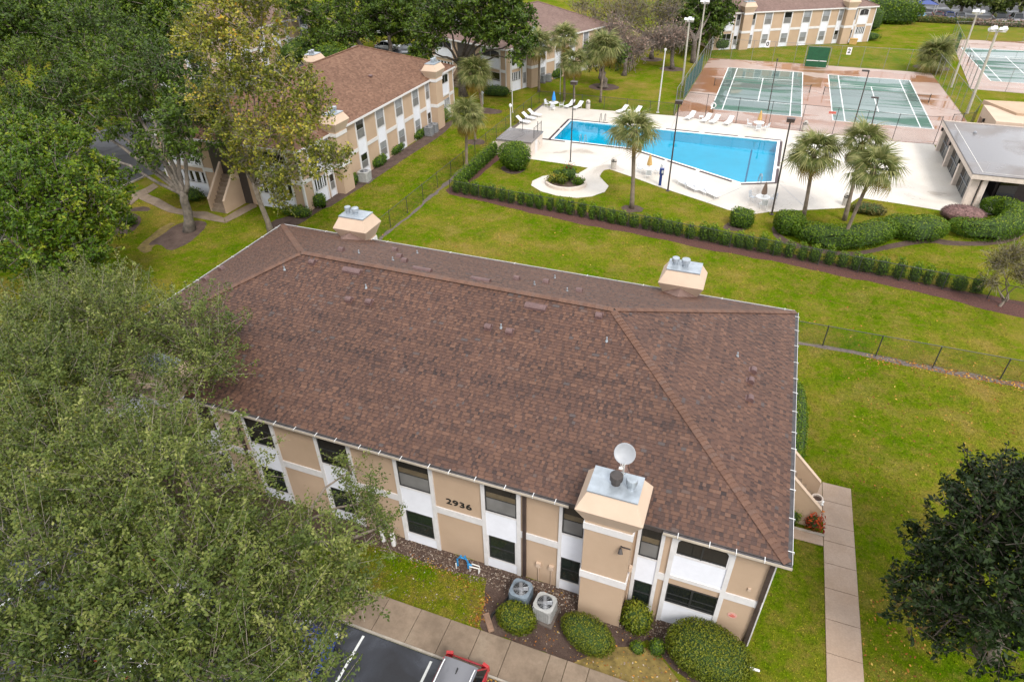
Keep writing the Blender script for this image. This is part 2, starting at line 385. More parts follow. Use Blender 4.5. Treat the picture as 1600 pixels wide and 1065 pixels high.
def wobble(poly, step=.8, amp=.12):
    out = []; n = len(poly)
    for i in range(n):
        a = Vector(poly[i]); b_ = Vector(poly[(i+1)%n]); L = (b_-a).length; k = max(1, int(L/step))
        nrm = Vector((-(b_-a).y, (b_-a).x))/max(L,1e-6)
        for j in range(k): out.append(tuple(a+(b_-a)*(j/k)+nrm*random.uniform(-amp,amp)))
    return out
def roundp(poly, it=2):
    for _ in range(it):
        q = []; n = len(poly)
        for i in range(n):
            a = Vector(poly[i]); b_ = Vector(poly[(i+1)%n]); q += [tuple(a*.75+b_*.25), tuple(a*.25+b_*.75)]
        poly = q
    return poly
# pool outline (water edge)
POOL = [(-21.7,78.35),(-21.7,71.05),(-12.35,70.85),(-.35,64.35),(2.45,65.6),(2.55,78.2)]
mb = MB(); sheet(mb, [(-420,-120),(420,-120),(420,520),(-420,520)], 0, [offset(POOL,.3)]); structure('ground', mb, MAT['grass'])
# front mulch bed, lawn patch left out of it
BED = [(-28.4,15.7),(-28.4,13.4),(-20,13.2)] + P((590,850),(606,858),(650,872),(690,888),(730,898),(760,903),(757,940),(748,978)) + [(-6.4,12.82),(-2.2,12.82),(-1.6,13.3)] + P((985,1010),(1010,1000),(1025,1012),(1050,1045),(1095,1075),(1140,1075),(1160,1010),(1165,965)) + [(3.62,16.0),(3.4,15.78)]
mb = MB(); sheet(mb, wobble(BED,.5,.07), .008); structure('mulch_bed', mb, MAT['mulch'])
mb = MB(); sheet(mb, wobble(P((1243,600),(1250,640),(1254,700),(1262,745),(1240,745),(1232,640)),.5,.05), .008); structure('mulch_bed', mb, MAT['mulch'])
mb = MB(); sheet(mb, wobble(P((957,1012),(1000,1006),(1022,1020),(1050,1052),(1075,1085),(960,1085),(880,1045)),.4,.08), .013); structure('grass_patch', mb, MAT['dry_turf'])
# mulch strip with the hedge
STRIP = P((697,297),(702,303),(800,326),(900,349),(1003,368),(1117,392),(1200,407),(1334,435),(1453,461),(1530,481),(1610,499),(1610,474),(1520,457),(1450,443),(1333,418),(1200,390),(1117,376),(1003,351),(900,328),(800,313),(720,300),(770,256),(802,232),(797,227),(764,248),(745,262))
mb = MB(); sheet(mb, wobble(STRIP,.9,.12), .008); structure('mulch_bed', mb, MAT['red_mulch'])
for poly in (P((589,373),(641,334),(687,292),(713,270),(747,242),(796,201),(850,160),(854,162),(801,203),(753,240),(719,271),(692,294),(645,336),(594,376)),
             P((1243,532),(1290,540),(1370,555),(1460,573),(1563,592),(1640,608),(1640,616),(1560,599),(1460,579),(1370,561),(1290,546),(1243,538))):
    mb = MB(); sheet(mb, wobble(poly,.7,.13), .006); structure('dirt_strip', mb, MAT['dirt'])
for poly, mt in ((P((230,384),(250,381),(264,393),(285,385),(302,375),(325,352),(319,345),(294,345),(272,352),(255,366),(238,376)),'mulch'),
             (P((170,366),(198,367),(214,357),(222,344),(217,336),(200,331),(205,325),(230,322),(238,330),(205,330),(180,335)),'mulch'),
             (P((212,386),(225,398),(240,388),(262,357),(275,348),(262,348),(240,364)),'dry_turf'),
             (P((412,360),(440,362),(470,350),(498,330),(512,322),(505,318),(480,330),(450,338),(425,345)),'mulch'),
             (P((505,330),(545,305),(590,277),(640,243),(690,212),(712,190),(706,186),(660,215),(600,252),(545,290),(500,318)),'mulch'),
             (P((1213,345),(1208,357),(1235,378),(1300,392),(1345,394),(1400,378),(1455,372),(1500,378),(1560,376),(1600,350),(1600,372),(1555,384),(1480,384),(1455,378),(1405,386),(1340,400),(1290,398),(1225,384),(1203,362)),'mulch'),
             (P((1128,355),(1135,360),(1160,362),(1172,355),(1172,347),(1140,346)),'mulch'),
             (P((782,265),(795,272),(810,272),(822,266),(820,260),(785,259)),'mulch')):
    mb = MB(); sheet(mb, roundp(poly,1) if mt=='mulch' else wobble(roundp(poly,2),.5,.12), .009 if mt=='mulch' else .004); structure('mulch_bed' if mt=='mulch' else 'bare_turf', mb, MAT[mt])
def ring(px, py, rx, ry, mt='mulch', name='mulch_ring'):
    c = G(px,py); mb = MB(); sheet(mb, wobble([(c.x+rx*math.cos(a*PI/9), c.y+ry*math.sin(a*PI/9)) for a in range(18)],.5,.12), .006); structure(name, mb, MAT[mt])
for a in ((943,136,2.2,1.9),(1018,93,1.9,1.6),(1050,108,1.9,1.6),(743,222,1.2,1.0),(755,173,2.6,1.4),(988,326,1.0,.8),(1456,106,2.6,2.0),(718,108,2.4,2)): ring(*a)
# parking lots
mb = MB(); sheet(mb, [(-60,-40),(12,-40),(12,11.17),(-60,11.17)], .004); structure('parking_lot', mb, MAT['asphalt'])
mb = MB()
for x in (-28.75,-25.75,-22.75,-19.75,-16.75,-13.75,-10.75,-7.75,-4.75,-1.75,1.25): mb.box(x-.05,x+.05,5.6,11.0,.004,.009)
structure('parking_lines', mb, MAT['line_white'])
for poly in ([(-75.5,30),(-58.2,30),(-58.2,46.8),(-57.4,48),(-57.4,104),(-75.5,104)], [(-66.5,104.2),(-53,108.5),(-41,100),(-36,116),(-52,121),(-61,117.5),(-66.5,110)], [(-70,121.5),(-49,123),(-40,150),(-80,150)], [(8,165.5),(140,165.5),(140,240),(8,240)]):
    mb = MB(); sheet(mb, poly, .005); structure('parking_lot', mb, MAT['road'])
mb = MB()
for a, c in (((-57.3,48),(-57.3,104)),((-66.4,121),(-48,122.5)),((-58.1,30),(-58.1,46.5)),((8,165.3),(140,165.3))):
    d = Vector((c[0]-a[0],c[1]-a[1],0)); mid = Vector(((a[0]+c[0])/2,(a[1]+c[1])/2,.07)); mb.obox(mid, d.length, .16, .14, math.atan2(d.y,d.x))
structure('kerb', mb, MAT['curb'])
# concrete walks: every slab a piece
def walk(name):
    o = link(name, None, None, kind='structure'); return o
w = walk('sidewalk')
xs = [-27.9,-26.4,-24.9,-23.4,-21.9,-20.4,-18.9,-17.4,-15.9,-14.3,-12.75,-10.55,-9.05,-7.72,-6.42,-5.12,-3.5,-2.82,-1.95,-.45,1.0,2.5,4.0,5.5,7.0]
for a, c in zip(xs, xs[1:]):
    mb = MB(); mb.box(a+.012,c-.012,11.27,12.78,-.02,.10+random.uniform(-.006,.006)); mb.build('slab', MAT['concrete_walk'], w)
mb = MB(); mb.box(-28,7.1,11.18,11.262,-.02,.095); mb.build('kerb_edge', MAT['curb'], w)
NOGRASS += [[(6.45,13),(7.78,13),(7.78,25.8),(6.45,25.8)],[(-29,11),(8,11),(8,12.8),(-29,12.8)]]
w = walk('footpath')
ys = [25.75,24.55,23.05,22.1,20.85,19.55,18.05,16.55,15.0,13.6]
for a, c in zip(ys, ys[1:]):
    mb = MB(); mb.box(6.47,7.76,c+.012,a-.012,-.02,.05+random.uniform(-.004,.004)); mb.build('slab', MAT['path_light'], w)
for bx in ((4.2,6.445,21.75,22.45),(5.86,6.445,23.2,25.62)):
    mb = MB(); mb.box(*bx,-.02,.048); NOGRASS.append([(bx[0],bx[2]),(bx[1],bx[2]),(bx[1],bx[3]),(bx[0],bx[3])]); mb.build('slab', MAT['path_light'], w)
w = walk('footpath')
def quadstrip(name, top, bot, parent, mat='concrete_walk', h=.05):
    for i in range(len(top)-1):
        q = [Vector(top[i]),Vector(top[i+1]),Vector(bot[i+1]),Vector(bot[i])]; c = sum(q,Vector((0,0)))/4
        q = [tuple(c+(p-c)*.985) for p in q]; mb = MB(); mb.prism(q[::-1] if True else q, -.02, h); NOGRASS.append(q); mb.build(name, MAT[mat], parent)
quadstrip('slab', P((229.5,303),(238,307),(249,311),(262,318.5),(276,326),(290,328.5),(305,331)), P((217,311),(228,316),(240,321),(252,327),(264,332),(285,336),(309,341)), w)
quadstrip('slab', P((305,331),(322,331),(350,341)), P((309,341),(330,345),(352,348.6)), w)
quadstrip('slab', P((350,341),(372,328),(397,316)), P((352.7,348.6),(372,339),(402,323)), w)
quadstrip('slab', P((193.5,311),(212,301),(228,294),(240,287)), P((205,321),(217,310.5),(232,302.5),(248,292)), w)
# pool deck, its coping and basin
DECK = P((848,165),(1053.5,181.5),(1200,199.8),(1387,220.8),(1458.6,226)) + [(18.9,80.9),(26.5,80.9),(26.5,62.6)] + P((1560,336),(1477.6,330.5),(1403,318),(1342,309),(1334,314),(1319,325),(1263,328),(1200,331.5),(1175,335),(1137,328),(1104,316.5),(1030.7,292.5),(990,277.5),(952,264.5),(944,266),(939.4,271),(937,276),(943,283),(951,291),(945,300),(925,307),(901,309.5),(870,306),(845,299),(830,290),(832,283),(848,275.5),(880,271.5),(905,270.5),(919,262.5),(886,257),(828,248.5)) + [(-22.9,64.3),(-26.3,64.3),(-27.4,69)]
mb = MB(); sheet(mb, DECK, .03, [offset(POOL,.32)], .08); structure('pool_deck', mb, MAT['pool_deck'])
mb = MB(); COP = offset(POOL,.34); sheet(mb, COP, .055, [POOL], .1); structure('pool_coping', mb, MAT['white_paint'])
mb = MB()
n = len(POOL); floor_z = -1.15
sheet(mb, POOL, floor_z)
for i in range(n):
    a, c = POOL[i], POOL[(i+1)%n]; mb.face((a[0],a[1],.05),(c[0],c[1],.05),(c[0],c[1],floor_z),(a[0],a[1],floor_z))
structure('pool_basin', mb, MAT['plaster_blue'])
mb = MB(); mb.box(-.05,.12,65.0,78.0,floor_z,floor_z+.02); structure('lane_line', mb, MAT['tile_teal'])
mb = MB(); sheet(mb, offset(POOL,-.005), -.06); structure('pool_water', mb, MAT['pool_water'])
outer = offset(POOL,.42); dk = MB()
for i, cuts in ((0,[(0,.45),(.49,1)]),(1,[(-.12,.2),(.27,1)]),(2,[(0,.33),(.36,.62),(.655,.93)]),(3,[(0.02,1)]),(4,[(.0,.3),(.36,.97)]),(5,[(0,.16),(.19,.34),(.365,.52),(.545,.70),(.80,1)])):
    a = Vector((*outer[i],.058)); c = Vector((*outer[(i+1)%n],.058)); d = c-a
    for f0, f1 in cuts:
        p, q = a+d*f0, a+d*f1; dk.obox((p+q)/2, (q-p).length, .27, .03, math.atan2(d.y,d.x))
structure('coping_tiles', dk, MAT['coping_dark'])
jt = MB()
for p, q in (((1053,249),(1100,340)),):
    pass
for a, c in (((1160,292),(1104,317)),((1218,287),(1262,327)),((940,257),(985,232)),((1056,183),(1049,200)),((905,184),(893,188)),((1030,265),(1003,273))):
    a = G(*a,.031); c = G(*c,.031); d = c-a; jt.obox((a+c)/2, d.length, .05, .004, math.atan2(d.y,d.x))
structure('deck_joints', jt, MAT['grey_metal'])
# tennis courts
mb = MB(); sheet(mb, P((1109,91),(1240,99),(1400,110.5),(1455,114.5),(1507,184)) + [(23.7,90.5),(19.3,82.0)] + P((1458,225.6),(1387,220.6),(1200,199.6),(1053.5,181.3)), .012); structure('court_apron', mb, MAT['court_apron'])
mb = MB(); sheet(mb, [(26.9,109.6),(80,106),(80,152),(29.9,146.2)], .012); structure('court_apron', mb, MAT['court_apron'])
def court(cx, cy):
    mb = MB(); mb.box(cx-5.485,cx+5.485,cy,cy+23.77,.013,.016); structure('tennis_court', mb, MAT['court_green'])
    l = MB(); z0, z1, h = .0165, .019, .06
    for u in (-5.485,5.485,-4.115,4.115): l.box(cx+u-h,cx+u+h,cy-h,cy+23.77+h,z0,z1)
    for v in (0,23.77): l.box(cx-5.42,cx-4.18,cy+v-h,cy+v+h,z0,z1); l.box(cx-4.05,cx+4.05,cy+v-h,cy+v+h,z0,z1); l.box(cx+4.18,cx+5.42,cy+v-h,cy+v+h,z0,z1)
    for v in (5.485,18.285): l.box(cx-4.05,cx+4.05,cy+v-h,cy+v+h,z0,z1)
    l.box(cx-h,cx+h,cy+5.55,cy+18.22,z0,z1); structure('court_lines', l, MAT['line_white'])
    return cx, cy
COURTS = [(-.448,88.812),(14.122,88.472),(35.9,115.3)]
for c in COURTS: court(*c)
# ---------------------------------------------------------------- apartment buildings of the estate
EAVE, WID, OV = 5.758, 16.31, .25
PITCHT = 3.39/8.155
def arc_pts(u0, u1, w0, w1, n=8):
    c = (u0+u1)/2; r = (u1-u0)/2
    return [(c-r*math.cos(PI*k/n), w0+(w1-w0)*math.sin(PI*k/n)) for k in range(n+1)]
class Apt:
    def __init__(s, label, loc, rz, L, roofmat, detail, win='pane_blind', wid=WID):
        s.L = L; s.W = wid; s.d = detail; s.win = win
        s.o = thing('apartment_building', label, 'building', loc, rz, 'two storey apartment blocks')
        mb = MB(); mb.box(OV,L-OV,OV,wid-OV,0,EAVE-.06); mb.build('wall', MAT['stucco'], s.o)
        h = wid/2; z = EAVE; R = EAVE+h*PITCHT; t = .14
        s.ridge = ((h,h,R),(L-h,h,R))
        mb = MB(); a = [(0,0,z),(L,0,z),(L,wid,z),(0,wid,z)]; b = [(p[0],p[1],z-t) for p in a]; r0, r1 = s.ridge
        mb.face(a[0],a[1],r1,r0); mb.face(a[1],a[2],r1); mb.face(a[2],a[3],r0,r1); mb.face(a[3],a[0],r0)
        mb.face(*b[::-1])
        s.roof = mb.build('roof', MAT[roofmat], s.o)
        mb = MB()
        for x0,x1,y0,y1 in ((-.04,L+.04,-.045,-.003),(-.04,L+.04,wid+.003,wid+.045),(-.045,-.003,-.003,wid+.003),(L+.003,L+.045,-.003,wid+.003)): mb.box(x0,x1,y0,y1,z-.19,z+.012)
        mb.build('fascia', MAT['trim' if detail < 2 else 'dark_paint'], s.o)
        if detail < 2:
            mb = MB(); P_ = [Vector(p) for p in (a[0],a[1],a[2],a[3])]; 
            for p, r in ((P_[0],r0),(P_[3],r0),(P_[1],r1),(P_[2],r1)): mb.tube([p+Vector((0,0,.03)), Vector(r)+Vector((0,0,.03))], .09, 5)
            mb.tube([Vector(r0)+Vector((0,0,.03)), Vector(r1)+Vector((0,0,.03))], .09, 5)
            mb.build('ridge_cap', MAT[roofmat], s.o)
    def side(s, which):
        L, W = s.L, s.W
        if which == 'front': R = Matrix(((1,0,0,0),(0,-1,0,OV),(0,0,1,0),(0,0,0,1))); return R
        if which == 'right': return Matrix(((0,1,0,L-OV),(1,0,0,0),(0,0,1,0),(0,0,0,1)))
        if which == 'back': return Matrix(((-1,0,0,L),(0,1,0,W-OV),(0,0,1,0),(0,0,0,1)))
        return Matrix(((0,-1,0,OV),(-1,0,0,W),(0,0,1,0),(0,0,0,1)))
    def mbx(s, M): return MB(M)
    def window(s, M, u0, u1, w0, w1, style, arch=False):
        """frame > panes and sash rail; (u,o,w) coordinates: o is outwards"""
        fr = MB(M); f = .045; fm = 'frame_dark' if s.d == 2 else 'frame_grey'
        if arch:
            rise = .28; pts = arc_pts(u0,u1,w1-rise,w1); n = len(pts)
            fr.face(*[(u0,.012,w0),(u1,.012,w0)]+[(p[0],.012,p[1]) for p in pts[::-1]])
            o = fr.build('window', MAT['pane_dark'], s.o)
            m2 = MB(M); c = (u0+u1)/2; m2.box(c-.03,c+.03,.014,.04,w0,w1-.05); m2.box(u0,u1,.014,.03,w0+.02,w0+.07); m2.build('mullion', MAT[fm], o)
            return o
        for b in ((u0,u0+f,w0,w1),(u1-f,u1,w0,w1),(u0+f,u1-f,w0,w0+f),(u0+f,u1-f,w1-f,w1)): fr.box(b[0],b[1],.005,.045,b[2],b[3])
        m = (w0+w1)/2
        if style == 'slide':
            c = (u0+u1)/2; fr.box(c-.04,c+.04,.005,.05,w0+f,w1-f); fr.box(u0+f,u1-f,.006,.03,w0+.16,w0+.20)
            if s.d == 2: fr.box(u0+f,u1-f,.006,.03,w0+.50,w0+.53)
        else: fr.box(u0+f,u1-f,.006,.04,(w0+.80 if style == 'hi' else m-.025),(w0+.82 if style == 'hi' else m+.025))
        o = fr.build('window', MAT[fm], s.o)
        if style == 'slide':
            c = (u0+u1)/2; ms = ['pane_dark','pane_dark'] if s.d == 2 else ['pane_dark','pane_dark']
            for a, b in ((u0+f,c-.04),(c+.04,u1-f)):
                g = MB(M); g.face((a,.012,w0+f),(b,.012,w0+f),(b,.012,w1-f),(a,.012,w1-f)); g.build('pane', MAT[ms[0]], o)
            if s.d < 2 and random.random() < .8:      # vertical blind strips hanging inside the sliding window
                bl = MB(M)
                for k in range(5):
                    a = u0+f+(u1-u0-2*f)*(k/5)+random.uniform(0,.1); bl.box(a,a+(u1-u0)*.085,.0125,.016,w0+f,w1-f)
                bl.build('blind', MAT['siding'], o)
        else:
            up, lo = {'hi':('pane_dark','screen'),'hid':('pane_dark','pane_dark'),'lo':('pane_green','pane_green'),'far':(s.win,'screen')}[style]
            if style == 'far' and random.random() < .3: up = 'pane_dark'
            for a, b, mt in (((w0+f,m-.025,lo),(m+.025,w1-f,up)) if style != 'hi' else ((w0+f,w0+.80,'screen'),(w0+.82,w0+1.10,'reflect_tan'),(w0+1.105,w1-f,'pane_dark'))):  # tan middle strip is a reflection painted into the glass
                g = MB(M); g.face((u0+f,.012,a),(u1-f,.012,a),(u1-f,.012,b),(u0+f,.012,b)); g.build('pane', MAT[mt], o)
        return o
    def boards(s, M, u0, u1, w0, w1):
        n = max(1, round((w1-w0)/.14)); h = (w1-w0)/n
        if s.d == 2:
            for k in range(n):
                b = MB(M); a = w0+k*h; b.hexa([(u0,.004,a),(u1,.004,a),(u1,.042,a),(u0,.042,a),(u0,.004,a+h-.006),(u1,.004,a+h-.006),(u1,.012,a+h-.006),(u0,.012,a+h-.006)])
                b.build('siding_board', MAT['siding'], s.o)
        else:
            b = MB(M)
            for k in range(n):
                a = w0+k*h; b.hexa([(u0,.004,a),(u1,.004,a),(u1,.042,a),(u0,.042,a),(u0,.004,a+h-.006),(u1,.004,a+h-.006),(u1,.012,a+h-.006),(u0,.012,a+h-.006)])
            b.build('siding_panel', MAT['siding'], s.o)
    def bay(s, M, u0, u1, kind, up='hi'):
        T = .17 if u1-u0 > 1.3 else .13; top = 5.50
        tr = MB(M)
        for a, b in ((u0,u0+T),(u1-T,u1)): tr.box(a,b,.003,.07,0,top)
        far = s.d < 2
        if kind == 'A':
            a, b = u0+T, u1-T
            tr.box(a,b,.003,.075,2.9,3.09)
            pts = arc_pts(a+.06,b-.06,5.06,5.34); 
            for p, q in zip(pts, pts[1:]): tr.hexa([(p[0],.003,p[1]),(q[0],.003,q[1]),(q[0],.06,q[1]),(p[0],.06,p[1]),(p[0],.003,top),(q[0],.003,top),(q[0],.06,top),(p[0],.06,top)])
            tr.box(a,a+.058,.003,.06,4.36,top); tr.box(b-.058,b,.003,.06,4.36,top)
            tr.box(a,b,.003,.055,1.30,1.37); tr.box(a,b,.003,.055,4.28,4.355)
            s.window(M, a+.06,b-.06,4.36,5.335,'far',arch=True); s.window(M, a,b,1.38,2.5,'slide')
            s.boards(M, a,b,3.095,4.275); s.boards(M, a,b,.02,1.295)
        else:
            a, b = u0+T, u1-T; c0 = .09 if b-a > 1 else .02
            tr.box(a,b,.003,.06,3.60,3.68); tr.box(a,b,.003,.055,.60,.67)
            for x, y in ((a,a+c0),(b-c0,b)): tr.box(x,y,.003,.05,.675,2.14)
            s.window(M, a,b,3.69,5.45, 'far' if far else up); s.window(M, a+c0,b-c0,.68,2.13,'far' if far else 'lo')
            s.boards(M, a,b,2.145,3.595); s.boards(M, a,b,.02,.595)
        tr.build('trim', MAT['trim'], s.o)
    def chimney(s, M, u0, u1, vents=True, small=False):
        d = .9; w, e = u1-u0, .34
        b = MB(M); b.box(u0,u1,-1.2,d,0,5.92); o = b.build('chimney', MAT['stucco'], s.o)
        for z0, z1 in ((2.6,2.98),(5.46,5.78)):
            b = MB(M); b.box(u0-.05,u1+.05,d+.002,d+.05,z0,z1); b.box(u0-.05,u0-.002,.05,d+.002,z0,z1); b.box(u1+.002,u1+.05,.05,d+.002,z0,z1); b.build('trim_band', MAT['trim'], o)
        lo = [(u0-.01,-.36),(u1+.01,-.36),(u1+.01,d+.01),(u0-.01,d+.01)]; mi = [(u0-e,-.36-e),(u1+e,-.36-e),(u1+e,d+e),(u0-e,d+e)]; hi = [(u0+.0,-.30),(u1-.0,-.30),(u1-.0,d-.04),(u0+.0,d-.04)]
        b = MB(M)
        for A, za, B, zb in ((lo,5.90,mi,6.70),(mi,6.70,hi,7.36)):
            for i in range(4):
                j = (i+1)%4; b.face((*A[i],za),(*A[j],za),(*B[j],zb),(*B[i],zb))
        b.face(*[(*p,7.36) for p in hi]); b.build('chimney_hood', MAT['stucco_pale'], o)
        b = MB(M); b.box(u0-.03,u1+.03,-.34,d-.0,7.362,7.42); b.build('chimney_cap', MAT['galvanised'], o)
        c = (u0+u1)/2
        zr = lambda oo: EAVE+PITCHT*(OV-oo)+.03
        b = MB(M); A_, B_, C_, D_ = (u0-.15,-.35,zr(-.35)-.02),(u1+.15,-.35,zr(-.35)-.02),(c,-.35,zr(-.35)+.5),(c,-1.6,zr(-1.6)); b.face(A_,C_,D_); b.face(C_,B_,D_); b.face(A_,B_,C_); b.build('cricket', MAT['roof_mauve'], o)
        for q, (uu, r) in enumerate(((c-.02,.23),(c+.52,.2)) if u0 else ()):
            b = MB(); p = M @ Vector((uu,.26,7.42)); b.lathe([(r*.7,0),(r*.7,.2),(r,.21),(r*1.02,.40),(r*.95,.43),(r*.3,.45)], p, 14); b.build('flue', MAT['dark_paint' if (q == 0 and s.d == 2 and small) else 'galvanised'], o)
        return o
    def band(s, M, u0, u1):
        if u1-u0 < .15: return
        b = MB(M); b.box(u0,u1,.003,.055,2.62,2.99); b.build('trim_band', MAT['trim'], s.o)
    def long_side(s, which, k=1.0):
        """bays measured on the nearest block; k squeezes them for shorter blocks"""
        M = s.side(which); L = s.L
        half = [(1.55*k,3.76*k,'A'),(4.0*k,4.99*k,'N'),(5.1*k,6.81*k,'C'),(6.88*k,7.99*k,'N'),(9.57*k,11.26*k,'T'),(13.38*k,15.18*k,'T')]
        items = [(L-b,L-a,t) for a,b,t in half] + half
        items.sort(); prev = OV
        for n, (a, b, t) in enumerate(items):
            s.band(M, prev, a); prev = b
            if t == 'C': s.chimney(M, a, b, small=(n > 6))
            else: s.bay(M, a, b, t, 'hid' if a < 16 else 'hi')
        s.band(M, prev, L-OV)
        c = MB(M)
        for u in (OV-.02, L-OV-.14): c.box(u,u+.16,.003,.05,0,5.5)
        c.build('corner_trim', MAT['trim'], s.o) if s.d < 2 else None
    def short_side(s, which, stairs=True):
        M = s.side(which); W = s.W
        for a, b in ((1.3,5.2),(W-5.2,W-1.3)): s.bay(M, a, b, 'A')
        s.band(M, OV, 1.3); s.band(M, 5.2, 6.2); s.band(M, W-6.2, W-5.2); s.band(M, W-1.3, W-OV)
        b = MB(M); b.box(6.3,W-6.3,.004,.01,0,5.5); b.build('breezeway_shade_panel', MAT['dark_paint'], s.o)  # dark panel on the wall stands for the shaded opening
        c = MB(M)
        for u in (OV-.02, W-OV-.14): c.box(u,u+.16,.003,.05,0,5.5)
        c.build('corner_trim', MAT['trim'], s.o)
        if stairs:
            lo, hi, run = 1.15, 3.75, 2.55
            for u in (W/2-.95, W/2+.77):
                b = MB(M); b.hexa([(u,.02,0),(u+.18,.02,0),(u+.18,run,0),(u,run,0),(u,.02,hi),(u+.18,.02,hi),(u+.18,run,lo),(u,run,lo)]); q = b.build('stair_wall', MAT['stucco'], s.o)
                b = MB(M); b.hexa([(u-.02,.02,hi+.002),(u+.2,.02,hi+.002),(u+.2,run+.01,lo+.002),(u-.02,run+.01,lo+.002),(u-.02,.02,hi+.05),(u+.2,.02,hi+.05),(u+.2,run+.01,lo+.05),(u-.02,run+.01,lo+.05)]); b.build('stair_coping', MAT['stucco_pale'], q)
            for k in range(9):
                b = MB(M); z = .17*(k+1)*1.75; o0 = run-.28*(k+1); b.box(W/2-.765,W/2+.765,max(.02,o0),o0+.28,0 if k == 0 else z-.30,z); b.build('stair_step', MAT['concrete_walk'], s.o)
main = Apt('long tan apartment block numbered 2936 with dark brown shingle roof, nearest the viewer', (-28.606,15.502,0), 0, 32.413, 'roof_mauve', 2)
main.roof.data.materials[0] = MAT['dark_paint']
main.long_side('front'); main.d = 1; main.long_side('back'); main.short_side('right'); main.short_side('left'); main.d = 2
b2 = Apt('tan apartment block with lighter brown roof end-on across the lawn behind the yellow tree', (-36.49,44.25,0), PI/2, 32.6, 'roof_tan', 1)
b2.long_side('front'); b2.short_side('left'); b2.long_side('back'); b2.short_side('right')
b4 = Apt('tan apartment block half hidden by the dark oak and the palms beyond the pool fence', (-33.8,87.6,0), rad(67.3), 24.0, 'roof_mauve', 1)
M4 = b4.side('front')
for a, b, t in ((1.0,3.2,'A'),(3.5,4.4,'N'),(4.5,6.2,'C'),(7.2,8.7,'T'),(10.6,12.1,'T'),(13.9,15.4,'T')):
    b4.chimney(M4,a,b) if t == 'C' else b4.bay(M4,a,b,t)
b4.band(M4,6.25,7.2); b4.band(M4,8.7,10.6); b4.band(M4,12.1,13.9); b4.bay(M4,17.2,18.7,'T'); b4.bay(M4,20.6,22.1,'T'); b4.band(M4,15.4,17.2); b4.band(M4,18.7,20.6); b4.short_side('left')
b5 = Apt('tan apartment block far beyond the tennis courts with a mauve roof', (-9.9,124.2,0), rad(31.2), 30.4, 'roof_mauve', 1)
b5.long_side('front', 30.4/32.4); b5.short_side('right', False)
b3 = Apt('tan apartment block at the upper left partly covered by the yellow tree', (-77.6,73.5,0), PI/2, 32.4, 'roof_mauve', 1)
b3.long_side('front'); b3.short_side('left', False)
# ---- details of the nearest block (local x = world x + 28.606, local y = world y - 15.502)
LX, LY = 28.606, 15.502
ro = main.roof
def roof_frames():
    L, Wd, h = main.L, WID, WID/2; sl = math.hypot(h, h*PITCHT); c, s_ = h/sl, h*PITCHT/sl
    # origin at the eave's left end seen from outside, u along the eave, v up the slope, n out
    return sl, [((0,0,EAVE),(1,0,0),(0,c,s_),L,'front'),((L,0,EAVE),(0,1,0),(-c,0,s_),Wd,'right'),((L,Wd,EAVE),(-1,0,0),(0,-c,s_),L,'back'),((0,Wd,EAVE),(0,-1,0),(c,0,s_),Wd,'left')]
SL, FR = roof_frames()
EXPO = .1472; cand = []; raised = False
def patch(i, u): return .07*math.sin(i*.9+u*.55)*math.sin(i*.31-u*1.3+1)
for org, U, V, LEN, nm in FR:
    org, U, V = Vector(org), Vector(U), Vector(V); Nn = U.cross(V)
    nc = int(SL/EXPO); hs_ = WID/2/SL
    streak = rng.random(4000)
    for i in range(nc):
        v0 = i*EXPO; v1 = v0+EXPO*1.04; lo = v0*hs_; hi = LEN-v0*hs_; u = lo-random.uniform(0,.3); band_t = random.gauss(0,.05)
        while u < hi:
            raised = not raised; wd = random.choice((.10,.13,.16,.20,.25,.31)) if raised else random.choice((.06,.09,.12,.15,.19)); a, b = max(u,lo), min(u+wd, hi); u += wd
            if b-a < .03: continue
            thick = random.choice((.011,.013,.015)) if raised else .004
            tnt = random.gauss(.60,.11) if raised else random.gauss(.30,.09)
            if random.random() < .04: tnt = random.gauss(.93,.05)
            tnt += patch(i, u)
            cand.append((org+U*((a+b)/2)+V*v0, org, U, V, Nn, a+.0025, b-.0025, v0-.004, v1, thick, min(1,max(0,tnt+band_t)), nm, lo, hi))
def tab(mb, c):
    _, org, U, V, Nn, a, b, v0, v1, th, tnt, nm, lo, hi = c; mb.tint = tnt
    sh = (v1-v0)*WID/2/SL; a1 = max(a, lo+sh*.9) if a < lo+.02 else a; b1 = min(b, hi-sh*.9) if b > hi-.02 else b
    p = lambda u, v, n: org+U*u+V*v+Nn*n
    q = [p(a,v0,.002),p(b,v0,.002),p(b1,v1,.002),p(a1,v1,.002),p(a,v0,.008+th),p(b,v0,.008+th),p(b1,v1,.004),p(a1,v1,.004)]
    i = [mb.pt(x) for x in q]
    for f in ((4,5,6,7),(0,1,5,4),(1,2,6,5),(3,0,4,7)): mb.f.append([i[k] for k in f]); mb.t.append(tnt)
eye = Vector((LX, -LY, CH)); half_tan = 800/FPX
def inview(c):
    d = c[0]-eye; z = d.dot(FW); return abs(d.dot(RT)/z) < .79 and abs(d.dot(UP)/z) < .52
near = sorted((c for c in cand if c[11] in ('front','right') and inview(c)), key=lambda c: (c[0]-eye).length/(c[6]-c[5]+.05))[:220]
nid = set(id(c) for c in near)
mb = MB()
for c in cand:
    if id(c) not in nid: tab(mb, c)
mb.build('shingles', MAT['shingle'], ro, tint=True, kind='stuff')
for c in near:
    m1 = MB(); tab(m1, c); m1.build('shingle', MAT['shingle'], ro, tint=True)
